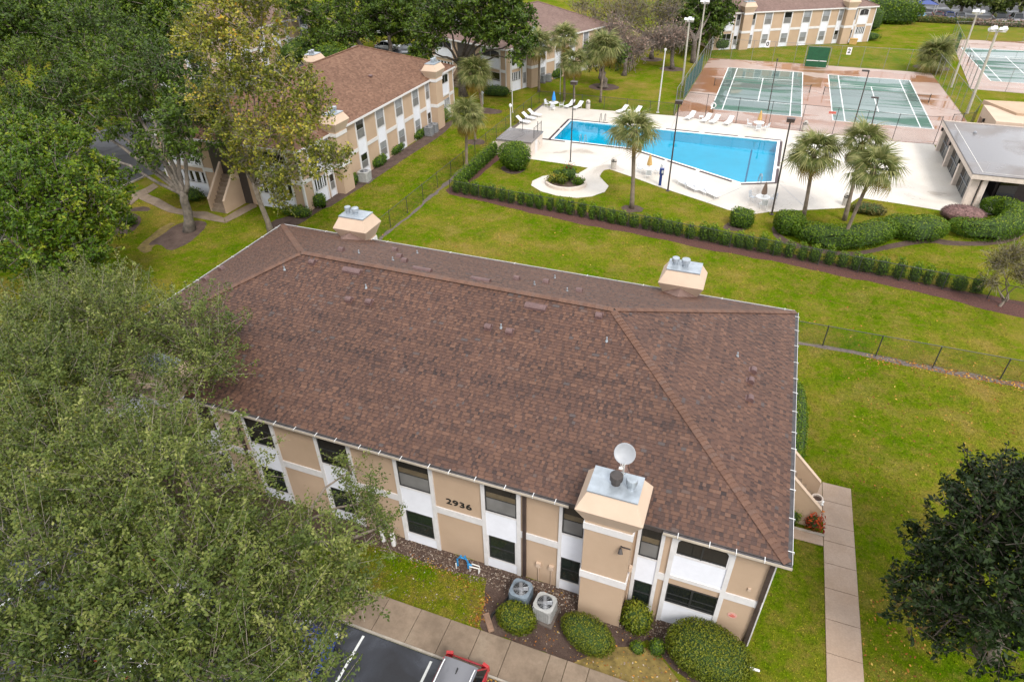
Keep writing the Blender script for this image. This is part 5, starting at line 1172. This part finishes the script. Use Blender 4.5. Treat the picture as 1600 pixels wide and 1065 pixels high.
for lab, px, py, rz in (('white lounger left of the slim lamp post by the blue umbrella',890,168,-.35),('white lounger between the slim lamp post and the pale bin',903,170,-.35),('white lounger beside a small table at the back fence, left one',972,176,-.5),('white lounger at the back fence right of the small table',994,178,-.4),
   ('white lounger at the deck edge before the orange puddle, farthest left',1078,186,-.35),('white lounger right of the small white table at the court fence',1103,190,-.35),('white lounger close to the one right of the small table at the court fence',1116,192,-.35),('white lounger standing alone at the court fence post',1138,194,-.3),
   ('pale lounger on the front deck nearest the lamp post',1066,289,.9),('pale lounger second from the lamp post on the front deck',1080,296,.9),('pale lounger third from the lamp post on the front deck',1094,300,.9),('pale lounger on the front deck farthest from the lamp post',1110,306,.9),
   ('white lounger on the left deck edge closest to the blue umbrella',835,182,1.4),('white lounger second along the left deck edge',826,187,1.4),('white lounger third along the left deck edge behind the enclosure',817,193,1.4)): lounger(lab,px,py,rz)
def side_table(label, px, py):
    o = thing('side_table', label, 'side table', G(px,py,.03), 0, 'small white deck tables'); mb = MB(); mb.box(-.24,.24,-.24,.24,.38,.42); mb.build('table_top', MAT['plastic_white'], o)
    for x in (-.2,.2):
        for y in (-.2,.2): mb = MB(); mb.box(x-.02,x+.02,y-.02,y+.02,0,.38); mb.build('leg', MAT['plastic_white'], o)
side_table('small white table between the two loungers at the back fence',983,177); side_table('small white table among the loungers before the courts',1095,187)
def chair_parts(o):
    mb = MB(); mb.box(-.24,.24,-.22,.24,.40,.44); mb.build('seat', MAT['chair_grey'], o)
    mb = MB(); mb.hexa([(-.24,.22,.42),(.24,.22,.42),(.24,.25,.42),(-.24,.25,.42),(-.24,.36,.95),(.24,.36,.95),(.24,.39,.95),(-.24,.39,.95)]); mb.build('backrest', MAT['chair_grey'], o)
    for s in (-1,1): mb = MB(); mb.tube([(s*.27,-.24,0),(s*.27,-.24,.64),(s*.27,.28,.66)],.018,5); mb.tube([(s*.27,.28,0),(s*.27,.30,.66)],.018,5); mb.build('arm_frame', MAT['plastic_white'], o)
cp = thing('patio_chair', 'chair', 'chair', (0,0,0), 0, 'patio chairs round the umbrella tables'); chair_parts(cp); cfirst = [True]
def table_set(desc, px, py, cloth, angles, h=1.25):
    c = G(px,py,.03); o = thing('patio_table', 'round white patio table with the '+desc, 'table', c, 0, 'round patio tables')
    mb = MB(); mb.lathe([(.62,.70),(.63,.72),(.62,.745)],(0,0,0),20); mb.build('table_top', MAT['plastic_white'], o); mb = MB(); mb.lathe([(.30,0),(.28,.05),(.05,.12),(.05,.70)],(0,0,0),10); mb.build('pedestal', MAT['plastic_white'], o)
    u = thing('patio_umbrella', desc+' standing in its round table', 'umbrella', c, 0, 'closed patio umbrellas'); mb = MB(); mb.tube([(0,0,.1),(0,0,.75+h+.15)],.025,6); mb.build('mast', MAT['pale_metal'], u)
    mb = MB(); mb.lathe([(.06,.95),(.24,1.0),(.26,1.15),(.20,1.5),(.11,.75+h-.1),(.03,.75+h+.12)],(0,0,0),9); mb.build('canopy', MAT[cloth], u)
    for k, a in enumerate(angles):
        p = c+Vector((math.cos(a)*.98,math.sin(a)*.98,0)); lab = 'grey patio chair %s the table with the %s' % (('left of','right of','before')[k], desc); 
        if cfirst[0]: cp.location = p; cp.rotation_euler = (0,0,a-PI/2); cp['label'] = lab; cfirst[0] = False
        else: copy_tree(cp, p, a-PI/2, lab)
table_set('closed blue umbrella', 865, 169, 'cloth_blue', (2.9,.3,-1.4)); table_set('closed tan umbrella by the straight palm', 1013, 273, 'cloth_tan', (2.8,.5,-1.4))
table_set('closed brown umbrella', 1190, 319, 'cloth_brown', (2.7,.6,-1.4)); table_set('closed tan umbrella near the courts', 1184, 201, 'cloth_tan', (3.0,-.5,-1.5))
def bin_(label, px, py, s=1.0):
    o = thing('litter_bin', label, 'bin', G(px,py,.03), 0, 'stone litter bins on the deck'); mb = MB(); mb.lathe([(.27*s,0),(.29*s,.05),(.29*s,.75)],(0,0,0),14); mb.build('body', MAT['bin_stone'], o)
    mb = MB(); mb.lathe([(.30*s,.75),(.30*s,.83)],(0,0,0),14); mb.build('band', MAT['black_metal'], o); mb = MB(); mb.lathe([(.29*s,.832),(.27*s,1.0),(.14*s,1.16),(.02,1.2)],(0,0,0),14); mb.build('dome_lid', MAT['bin_stone'], o); mb = MB(); mb.obox((0,-.27*s,.95),.2,.04,.13); mb.build('flap', MAT['black_metal'], o)
bin_('pale litter bin with a dome lid at the back fence',918.5,170.5); bin_('stone litter bin on the deck behind the straight palm',958.5,263); bin_('stone litter bin at the court fence right of the pool',1256,204,1.0); bin_('grey litter bin behind the middle terrace palm',1320,320,.95)
o = thing('shower_post', 'dark blue outdoor shower post at the front edge of the deck', 'post', G(1031,290)); mb = MB(); mb.box(-.13,.13,-.1,.1,0,1.1); mb.build('pillar', MAT['car_blue'], o); mb = MB(); mb.obox((.03,0,1.45),.42,.3,.62); mb.tube([(0,0,1.05),(0,0,1.2)],.06,6); mb.build('phone_box', MAT['car_blue'], o)
mb = MB(); mb.obox((.12,-.16,1.45),.18,.03,.3); mb.build('face_plate', MAT['chair_grey'], o)
o = thing('life_ring_stand', 'white life ring stand at the left court corner', 'stand', G(1113,176)); mb = MB(); mb.tube([(0,0,0),(0,0,1.5)],.04,6); mb.build('post', MAT['black_metal'], o); mb = MB(); mb.tube([(.3*math.cos(a*PI/6),-.06,.9+.3*math.sin(a*PI/6)) for a in range(13)],.07,6); mb.build('ring', MAT['plastic_white'], o)
def handrail(label, a, out, w=.55):
    c = G(*a,.05); o = thing('pool_handrail', label, 'handrail', c, out, 'steel pool handrails')
    for s in (-1,1): mb = MB(); mb.tube([(s*w/2,.55,0),(s*w/2,.52,.75),(s*w/2,.3,.92),(s*w/2,.0,.85),(s*w/2,-.28,.3),(s*w/2,-.3,-.5)],.028,6); mb.build('rail', MAT['black_metal' if out == 0 else 'grey_metal'], o)
handrail('pair of curved steel rails at the back edge of the deep end',(941,190.5),0); handrail('pair of thin curved rails at the front edge of the deep end',(911,222),PI); handrail('bent handrail at the steps by the right front corner',(1186,284.5),PI+.3,.1)
# ---------------------------------------------------------------- at the nearest block
o = thing('satellite_dish', 'grey satellite dish on a pole above the chimney cap', 'dish', (-2.02,15.9,7.42))
mb = MB(); mb.tube([(.0,.0,-.1),(.02,0,.85)],.03,8); mb.obox((.02,-.05,.85),.12,.2,.16); mb.build('mast', MAT['pale_metal'], o)
md = Matrix.Translation((0,-.12,1.22)) @ Matrix.Rotation(rad(52),4,'X'); mb = MB(); mb.lathe([(.02,-.07),(.17,-.04),(.30,.0),(.36,.03),(.37,.045),(.355,.045),(.29,.017),(.17,-.022),(.01,-.038)],(0,0,0),28)
me = mb.mesh('reflector', MAT['dish_grey'], smooth=True); me.transform(md); link('reflector', me, o)
mb = MB(md); mb.tube([(0,-.35,.03),(0,-.46,.30)],.016,6); mb.tube([(-.1,-.32,.02),(0,-.46,.30),(.1,-.32,.02)],.01,5); mb.obox((0,-.46,.33),.13,.08,.1); mb.build('feed_arm', MAT['pale_metal'], o)
mb = MB(); mb.tube([(.05,0,.1),(.2,-.05,.4),(.12,-.05,.8)],.008,5); mb.build('cable', MAT['black_metal'], o)
def ac(label, c, rz, w, h, mat, grille=True):
    o = thing('air_conditioner', label, 'air conditioner', c, rz, 'air conditioning units outside the blocks')
    mb = MB(); mb.box(-w*.62,w*.62,-w*.62,w*.62,0,.09); mb.build('pad', MAT['dirt'], o)
    mb = MB(); b = w/2; q = b*.78
    poly = [(-q,-b),(q,-b),(b,-q),(b,q),(q,b),(-q,b),(-b,q),(-b,-q)]; mb.prism([(x*.96,y*.96) for x, y in poly],.095,h-.06); mb.build('coil_housing', MAT[mat], o)
    mb = MB(); k = 9
    for s in (0,1,2,3):
        R = Matrix.Rotation(s*PI/2,4,'Z')
        for i in range(k): x = -q+2*q*i/(k-1); pts = [(x-.012,-b-.004,.13),(x+.012,-b-.004,.13),(x+.012,-b+.02,.13),(x-.012,-b+.02,.13),(x-.012,-b-.004,h-.1),(x+.012,-b-.004,h-.1),(x+.012,-b+.02,h-.1),(x-.012,-b+.02,h-.1)]; mb.hexa([R @ Vector(p) for p in pts])
    mb.build('louvres', MAT[mat], o)
    mb = MB(); ro_ = .80*b; n = 24; o8 = []
    for i in range(n):
        a = 2*PI*i/n; m_ = 1/max(abs(math.cos(a)),abs(math.sin(a)),(abs(math.cos(a))+abs(math.sin(a)))/1.72); o8.append((b*1.02*m_*math.cos(a), b*1.02*m_*math.sin(a)))
    for i in range(n):
        j = (i+1)%n; a0, a1 = 2*PI*i/n, 2*PI*j/n; A_, B_ = o8[i], o8[j]; C_ = (ro_*math.cos(a1),ro_*math.sin(a1)); D_ = (ro_*math.cos(a0),ro_*math.sin(a0))
        mb.face((*A_,h),(*B_,h),(*C_,h+.015),(*D_,h+.015)); mb.face((*A_,h-.08),(*B_,h-.08),(*B_,h),(*A_,h)); mb.face((*D_,h+.015),(*C_,h+.015),(*C_,h-.05),(*D_,h-.05))
    mb.build('top_cover', MAT[mat], o)
    mb = MB(); mb.lathe([(ro_*.99,h-.058),(.01,h-.057)],(0,0,0),20); mb.build('fan_well', MAT['black_metal'], o)
    mb = MB(); mb.lathe([(.10,h-.04),(.09,h+.01),(.02,h+.02)],(0,0,0),12)
    for i in range(4): a = i*PI/2+.4; mb.obox((math.cos(a)*ro_*.5,math.sin(a)*ro_*.5,h-.03),ro_*.8,ro_*.42,.012,a,.3)
    mb.build('fan', MAT['grey_metal'], o)
    mb = MB()
    for r in (.35,.55,.75,.95): mb.tube([(ro_*r*math.cos(i*PI/10),ro_*r*math.sin(i*PI/10),h+.018) for i in range(21)],.006,3,False)
    for i in range(10): a = i*PI/5; mb.tube([(.08*math.cos(a),.08*math.sin(a),h+.022),(ro_*math.cos(a),ro_*math.sin(a),h+.018)],.006,3,False)
    mb.build('fan_guard', MAT['grey_metal'], o); return o
ac('blue grey air conditioner with an octagonal top left of the chimney', (-5.35,14.55,0), -.05, .82, .95, 'ac_blue'); ac('pale grey air conditioner with a dark fan beside the blue grey one', (-4.25,14.35,0), -.1, .82, .86, 'ac_grey')
for lab, px, py, w in (('pale air conditioner at the near end of the second block',571,283,1.1),('grey air conditioner at the far chimney of the second block, nearer one',671,212,.95),('grey air conditioner at the far chimney of the second block, farther one',678,207,.95),('dark air conditioner behind the wispy palm at the half hidden block',847,129,.95),('dark air conditioner right of the wispy palm at the half hidden block',856,127,.95),('grey air conditioner at the far block left of the square hedge',1183,72,1.0),('pale air conditioner at the far block beside the court sign',1189,71.5,1.0),('grey air conditioner at the far block, left of the dark pair',1293,66,1.1),('dark air conditioner at the far block, right of the pair',1301,65.5,1.1)):
    ac(lab, G(px,py), .1, w, 1.05, 'ac_grey' if 'pale' in lab else 'grey_metal')
o = thing('backflow_preventer', 'blue and white water pipe assembly beside the wall below the house number', 'pipework', (-8.15,15.22,0))
def el(mat, *ls):
    mb = MB()
    for pts, r in ls: mb.tube(pts, r, 8)
    mb.build('pipe', MAT[mat], o)
el('blue_pipe', ([(-.38,0,.05),(-.38,0,.52),(-.2,0,.72),(.05,0,.72),(.12,0,.55),(.12,0,.1)],.042), ([(-.28,0,.66),(-.18,0,.84)],.04), ([(.0,0,.74),(.0,0,.88)],.05), ([(.12,0,.42),(.30,0,.36)],.05))
el('pvc', ([(-.40,-.12,.0),(-.40,-.12,.36)],.028), ([(.22,-.05,.0),(.22,-.05,.34),(.62,-.02,.34),(.62,-.02,0)],.03), ([(.3,.0,.5),(.66,.0,.5),(.66,0,.1)],.025))
o = thing('pvc_stub', 'white drain pipe stub lying at the corner by the large rounded shrub', 'pipe', (3.85,14.9,.05)); mb = MB(); mb.tube([(-.2,0,0),(.25,.02,0)],.05,8); mb.build('pipe', MAT['pvc'], o)
for lab, x, y, h, r in (('pair of white pipe ends at the mulch left of the lawn patch, left pipe',-12.28,15.3,.75,.11),('pair of white pipe ends at the mulch left of the lawn patch, right pipe',-11.72,15.25,.75,.11)):
    o = thing('drain_pipe', lab, 'pipe', (x,y,0), 0, 'white pipe ends in the mulch'); mb = MB(); mb.tube([(0,0,-.05),(0,0,h)],r,10); mb.build('pipe', MAT['pvc'], o)
o = thing('edging_board', 'short wooden edging board lying by the walk left of the green shrub', 'board', (-6.25,13.2,.05), -.9); mb = MB(); mb.box(-.42,.42,-.12,.12,0,.05); mb.build('plank', MAT['wood'], o); mb = MB(); mb.box(-.3,.3,-.11,.11,.051,.09); mb.build('plank', MAT['wood'], o)
o = thing('bed_edging', 'black plastic edging strip curving round the bed left of the air conditioners', 'edging', G(*((800,912),(796,930),(785,945),(770,958),(762,975))[0])); mb = MB(); mb.tube([tuple(G(*p,.05)-G(*((800,912),(796,930),(785,945),(770,958),(762,975))[0])) for p in ((800,912),(796,930),(785,945),(770,958),(762,975))],.05,6); mb.build('strip', MAT['black_metal'], o)
o = thing('bed_edging', 'black edging hose curving round the right end of the large rounded shrub', 'edging', G(*((1158,1022),(1161,1040),(1158,1062),(1150,1085))[0])); mb = MB(); mb.tube([tuple(G(*p,.06)-G(*((1158,1022),(1161,1040),(1158,1062),(1150,1085))[0])) for p in ((1158,1022),(1161,1040),(1158,1062),(1150,1085))],.07,6); mb.build('strip', MAT['black_metal'], o)
o = thing('plant_pot', 'cream round pot at the foot of the stair wall', 'pot', G(1273,788)); mb = MB(); mb.lathe([(.16,0),(.22,.2),(.25,.46),(.27,.5),(.21,.5),(.2,.40)],(0,0,0),16); mb.build('pot', MAT['planter_stone'], o); mb = MB(); mb.lathe([(.2,.40),(.01,.41)],(0,0,0),12); mb.build('soil', MAT['mulch'], o)
c = G(1280,789)
for i in range(9):
    o = thing('white_stone', 'white stone in the loose patch beside the cream pot', 'stone', (c.x+random.uniform(-.12,.18),c.y+random.uniform(-.3,.3),.06), random.random()*3, 'white stones beside the cream pot'); mb = MB(); mb.lathe([(.03,-.02),(.075,.02),(.055,.07),(.01,.085)],(0,0,0),7); mb.build('stone', MAT['pvc'], o)
o = thing('bed_kerb', 'thin pale kerb along the small croton bed', 'kerb', G(1231,821.5)); mb = MB(); a, b = G(1231,821.5,.06), G(1288,837,.06); d = b-a; mb.obox((a+b)/2-G(1231,821.5),d.length,.07,.12,math.atan2(d.y,d.x)); mb.build('kerb', MAT['curb'], o)
# small items far away
o = thing('post_rack', 'wooden rack of tan posts against the wall of the far block', 'rack', (lambda g:(g.x,g.y,0))(G(1237,68))); mb = MB()
for x in (-1.2,-.4,.5): mb.box(x-.1,x+.1,-.1,.1,0,2.2)
mb.box(-1.3,.6,-.12,.12,.4,.6); mb.build('post', MAT['wood'], o)
o = thing('pedestal_box', 'yellow tan utility box on the lawn in front of the far block', 'box', G(1332,69)); mb = MB(); mb.box(-.6,.6,-.4,.4,0,.8); mb.box(-.66,.66,-.46,.46,.802,.9); mb.build('cabinet', MAT['cloth_tan'], o)
for lab, px, py in (('small black bollard at the walk near the bright tree',202,319),('small dark post under the grey tree',1065,88)):
    o = thing('bollard', lab, 'post', G(px,py), 0, 'small dark posts'); mb = MB(); mb.tube([(0,0,0),(0,0,.95)],.06,8); mb.lathe([(.06,.95),(.1,1.0),(.1,1.15),(.02,1.2)],(0,0,0),8); mb.build('post', MAT['black_metal'], o)
o = thing('lamp_post', 'black lamp post at the kerb of the left parking lot', 'lamp post', G(231,257), 0, 'lamp posts round the pool'); mb = MB(); mb.tube([(0,0,0),(0,0,2.6)],.06,8); mb.build('pole', MAT['black_metal'], o); mb = MB(); mb.obox((0,0,2.65),.4,.3,.2); mb.build('lamp_head', MAT['black_metal'], o)
c = G(754,163); o = thing('lantern_post', 'small white lantern by the squat bushy palm', 'lantern', (c.x,c.y,0)); mb = MB(); mb.box(-.1,.1,-.1,.1,0,1.2); mb.build('post', MAT['pale_metal'], o); mb = MB(); mb.lathe([(.1,1.2),(.22,1.5),(.05,1.75)],(0,0,0),8); mb.build('lantern', MAT['lamp_glass'], o)
# ---------------------------------------------------------------- cars
def car(label, loc, rz, paint, suv=False, roof=None, fin=False):
    """front towards local -y"""
    o = thing('parked_car', label, 'car', loc, rz, 'parked cars'); Lh, Wd, Ht = (2.3,.93,1.68) if suv else (2.28,.90,1.42); bl = .98 if suv else .90
    # body loft: stations along y with half width and top height
    st = [(-Lh,.66,.42,.62),(-Lh+.18,.82,.30,.76),(-Lh+.6,Wd,.26,bl-.12),(-Lh+1.35,Wd,.24,bl-.02),(0,Wd+.01,.24,bl),(Lh-1.2,Wd+.01,.24,bl+.01),(Lh-.45,Wd,.26,bl),(Lh-.1,.84,.34,bl-.10 if not suv else bl),(Lh,.72,.45,.74 if not suv else bl-.1)]
    mb = MB(); rg = []
    for y, w, z0, z1 in st:
        m_ = z0+(z1-z0)*.62; rg.append([mb.pt(p) for p in ((-w*.92,y,z0),(-w,y,m_),(-w*.95,y,z1-.04),(-w*.86,y,z1),(0,y,z1+.025),(w*.86,y,z1),(w*.95,y,z1-.04),(w,y,m_),(w*.92,y,z0))])
    for A_, B_ in zip(rg, rg[1:]):
        for k in range(9): mb.f.append([A_[k],A_[(k+1)%9],B_[(k+1)%9],B_[k]]); mb.t.append(.5)
    mb.f.append(rg[0][::-1]); mb.f.append(rg[-1]); mb.t += [.5]*2
    mb.build('body', MAT[paint], o, smooth=True)
    y0, y1, y2, y3 = (-Lh+1.15,-Lh+1.9,Lh-.62,Lh-.12) if suv else (-Lh+1.25,-Lh+2.1,Lh-1.25,Lh-.42); wb, wt = Wd*.88, Wd*.70
    mb = MB(); mb.hexa([(-wb,y0,bl),(wb,y0,bl),(wb,y3,bl),(-wb,y3,bl),(-wt,y1,Ht-.04),(wt,y1,Ht-.04),(wt,y2,Ht-.04),(-wt,y2,Ht-.04)]); mb.build('windows', MAT['car_glass'], o)
    mb = MB(); n = 5; rr = []
    for i in range(n+1):
        y = y1-.06+(y2-y1+.14)*i/n; e = .03*math.sin(PI*i/n); rr.append([mb.pt(p) for p in ((-wt-.01,y,Ht-.05+e),(-wt*.8,y,Ht+e),(0,y,Ht+.02+e),(wt*.8,y,Ht+e),(wt+.01,y,Ht-.05+e))])
    for A_, B_ in zip(rr, rr[1:]):
        for k in range(4): mb.f.append([A_[k],A_[k+1],B_[k+1],B_[k]]); mb.t.append(.5)
    mb.build('roof', MAT[roof or paint], o, smooth=True)
    mb = MB()
    for s in (-1,1):
        for (ya, yb) in ((y0,y1),(y3,y2)): mb.tube([(s*(wb+.004),ya,bl),(s*(wt+.01),yb,Ht-.04)],.032,4)
        ym = (y1+y2)/2; mb.tube([(s*(wb+.006),ym,bl),(s*(wt+.012),ym,Ht-.04)],.028,4)
    mb.build('pillar', MAT[paint], o)
    wm = None
    for s in (-1,1):
        for y in (-Lh+.88, Lh-.85):
            mb = MB(Matrix.Translation((s*(Wd-.14),y,.33)) @ Matrix.Rotation(PI/2,4,'Y')); mb.lathe([(.2,-.11),(.32,-.11),(.335,-.06),(.335,.06),(.32,.11),(.2,.11)],(0,0,0),16); w_ = mb.build('wheel', MAT['tyre'], o)
            mb = MB(Matrix.Translation((s*(Wd-.02),y,.33)) @ Matrix.Rotation(PI/2,4,'Y')); mb.lathe([(.2,-.015),(.2,.01),(.06,.02)],(0,0,0),10); mb.build('rim', MAT['rim'], w_)
        mb = MB(); mb.obox((s*Wd*.72,-Lh+.10,.66),.34,.2,.14,s*.3); mb.build('headlight', MAT['lamp_glass'], o)
        mb = MB(); mb.obox((s*Wd*.78,Lh-.06,.86),.26,.12,.2 if not suv else .34,-s*.3); mb.build('tail_light', MAT['lamp_red'], o)
        mb = MB(); mb.obox((s*(Wd+.1),y0+.25,bl+.06),.2,.1,.13); mb.build('mirror', MAT[paint], o)
    mb = MB(); mb.obox((0,Lh+.0,.5),1.3,.06,.18); mb.build('rear_bumper', MAT['dark_paint'], o)
    if suv and roof:
        mb = MB()
        for s in (-1,1): mb.tube([(s*wt*.9,y1+.1,Ht+.03),(s*wt*.9,y1+.3,Ht+.08),(s*wt*.9,y2-.3,Ht+.08),(s*wt*.9,y2-.05,Ht+.03)],.022,6)
        mb.build('roof_rail', MAT['white_paint'], o)
    if fin: mb = MB(); mb.hexa([(-.02,y2-.45,Ht+.02),(.02,y2-.45,Ht+.02),(.02,y2-.2,Ht+.02),(-.02,y2-.2,Ht+.02),(-.008,y2-.3,Ht+.12),(.008,y2-.3,Ht+.12),(.008,y2-.22,Ht+.12),(-.008,y2-.22,Ht+.12)]); mb.build('antenna', MAT['black_metal'], o)
    return o
car('red hatchback with a grey roof backed up to the front walk', (-6.2,8.85,.005), 0, 'car_red', True, 'car_roofgrey', True); car('black car cut by the bottom edge right of the red one', (-3.2,8.5,.005), 0, 'car_black', True)
car('dark blue car under the pale oak', (-12.2,8.2,.005), PI, 'car_blue'); car('white car seen in pieces through the pale oak', (-18.4,8.5,.005), PI, 'car_white', True); car('silver car hidden under the pale oak nearer the left edge', (-21.4,8.3,.005), 0, 'car_silver')
g = G(602,80); car('white car parked beside the leaning trunk beyond the second roof', (g.x,g.y+1,.006), 1.75, 'car_white'); g = G(592,58); car('white car behind the leaning oak at the far kerb', (g.x,g.y+2,.006), 1.5, 'car_white'); g = G(610,57); car('black car behind the leaning oak at the far kerb', (g.x+1.5,g.y+2,.006), 1.5, 'car_black')
g = G(225,185); car('silver car glimpsed through the lawn oak in the left parking lot', (g.x,g.y,.006), 1.2, 'car_silver')
for lab, px, py, pt, sv in (('pale blue car under a dark blue canopy at the far car park',1432,26,'car_cyan',False),('dark wine red car at the far car park',1460,27,'car_wine',False),('dark blue car right of the wine red one at the far car park',1479,29,'car_blue',False),('grey car half hidden by branches at the far car park',1497,31,'car_grey',False),('black car at the far car park behind the floodlights',1557,33,'car_black',True),('large silver grey van at the top right corner',1588,37,'car_grey',True)):
    g = G(px,py); car(lab, (g.x,167.6,.006), .0, pt, sv)
g = G(1434,14); o = thing('canopy_tent', 'dark blue canopy above the pale blue car at the far car park', 'canopy', (g.x,172,0)); mb = MB(); mb.hexa([(-2,-1.5,2.3),(2,-1.5,2.3),(2,1.5,2.3),(-2,1.5,2.3),(-.4,-.3,2.9),(.4,-.3,2.9),(.4,.3,2.9),(-.4,.3,2.9)]); mb.build('roof', MAT['car_blue'], o); mb = MB()
for x in (-1.9,1.9):
    for y in (-1.4,1.4): mb.tube([(x,y,0),(x,y,2.3)],.05,5)
mb.build('leg', MAT['pale_metal'], o)
# ---------------------------------------------------------------- fallen leaves, bark chips and turf tufts
def scatter(name, n, gen, size, mat, asp=.6, lift=.02):
    p = np.array([gen() for _ in range(n)]); p = np.concatenate([p, np.full((n,1),lift)],1); nr = rng.normal(size=(n,3))*.35+np.array([0,0,1])
    v, f = leaf_quads(p, nr, size*(.5+rng.random(n)), asp); np_mesh(name, v, f, MAT[mat], rng.random(n), None, kind='stuff')
leafmat('litter', [(0,(.12,.045,.012)),(.4,(.30,.10,.02)),(.7,(.42,.20,.03)),(1,(.50,.34,.08))], .8, .1)
leafmat('chips', [(0,(.05,.03,.022)),(.5,(.15,.10,.075)),(.85,(.28,.22,.17)),(1,(.5,.44,.38))], .9, 0)
def near_line(pts, w):
    pts = [G(*p) for p in pts]
    def gen():
        i = random.randrange(len(pts)-1); q = pts[i].lerp(pts[i+1], random.random()); return (q.x+random.gauss(0,w), q.y+random.gauss(0,w))
    return gen
scatter('fallen_leaves', 520, near_line(((1360,558),(1457,576),(1562,596),(1640,612)),.28), .13, 'litter')
scatter('fallen_leaves', 420, lambda: (random.uniform(7.9,18), random.uniform(24,40)), .12, 'litter'); scatter('fallen_leaves', 260, lambda: (random.uniform(7.8,10.5), random.uniform(14,20)), .10, 'litter')
scatter('fallen_leaves', 420, lambda: (random.uniform(-5.8,2.4), random.uniform(12.85,15.6)), .085, 'litter'); scatter('fallen_leaves', 300, near_line(((738,975),(752,960),(757,930),(700,892),(640,870)),.15), .08, 'litter'); scatter('fallen_leaves', 160, lambda: (random.uniform(-6.9,-3.4), random.gauss(11.05,.08)), .09, 'litter', lift=.03)
scatter('fallen_leaves', 260, lambda: (random.uniform(-30,20), random.uniform(40,50)), .14, 'litter')
scatter('bark_chips', 7000, lambda: (random.uniform(-13,3.2), random.choice((random.uniform(14.75,15.72), random.uniform(14.75,15.72), random.uniform(12.9,15.7) if random.random() < .5 else 15.4))), .075, 'chips', .5, .022)

gm = MAT['grass'].copy(); gm.name = 'turf_blades'; t = gm.node_tree; b = t.nodes['Principled BSDF']; src = b.inputs['Base Color'].links[0].from_socket
a = N(t,'ShaderNodeAttribute', attribute_name='tint'); r = ramp(t, a.outputs['Fac'], [(0,(.75,.80,.7)),(.5,(1.35,1.3,1.2)),(1,(2.1,1.9,1.6))])
t.links.new(mix(t, 1.0, src, r.outputs[0], 'MULTIPLY'), b.inputs['Base Color'])
for l in list(b.inputs['Normal'].links): t.links.remove(l)
NOGRASS += [[(-28.6,15.6),(3.7,15.6),(3.7,31.7),(-28.6,31.7)],[(-52.7,44.4),(-36.6,44.4),(-36.6,76.7),(-52.7,76.7)],[(-26.2,64.4),(-22,64.4),(-22,68.6),(-26.2,68.6)],[(3.6,22.4),(6.4,22.4),(6.4,25),(3.6,25)],
  [(-47,41.5),(-42.5,41.5),(-42.5,44.5),(-47,44.5)], [(-33.8,87.6),(-24.5,109.7),(-39.6,116),(-48.8,93.9)]]
def inside(p, poly):
    x, y = p[:,0], p[:,1]; q = np.array([a[:2] for a in poly]); ins = np.zeros(len(p),bool); lo, hi = q.min(0), q.max(0)
    m = (x > lo[0]) & (x < hi[0]) & (y > lo[1]) & (y < hi[1])
    if not m.any(): return ins
    xx, yy = x[m], y[m]; r = np.zeros(len(xx),bool); k = len(q)
    for a in range(k):
        (x0,y0),(x1,y1) = q[a], q[(a+1)%k]
        if y0 == y1: continue
        c = ((y0 > yy) != (y1 > yy)) & (xx < (x1-x0)*(yy-y0)/(y1-y0)+x0); r ^= c
    ins[m] = r; return ins
def turf(n, x0, x1, y0, y1, size):
    p = np.stack([rng.uniform(x0,x1,n), rng.uniform(y0,y1,n), np.full(n,size*.35)],1)
    for q in NOGRASS: p = p[~inside(p,q)]
    n = len(p); v, f = leaf_quads(p, rng.normal(size=(n,3))+np.array([0,0,.8]), size*(.5+rng.random(n)), .45, .9); return v, f, rng.random(n)
parts_ = [turf(90000,3.75,17.8,12.9,38,.062), turf(16000,-13,-6,12.8,15,.05), turf(70000,-28,18,38,53,.075), turf(60000,-58,-28.7,12,44.3,.09), turf(30000,-36.5,-28,44,84,.10), turf(26000,-26,18.5,50,64,.085)]
vs_, fs_, ts_, off = [], [], [], 0
for v, f, tt in parts_: vs_.append(v); fs_.append(f+off); ts_.append(tt); off += len(v)
np_mesh('grass', np.concatenate(vs_), np.concatenate(fs_), gm, np.concatenate(ts_), None, kind='stuff')
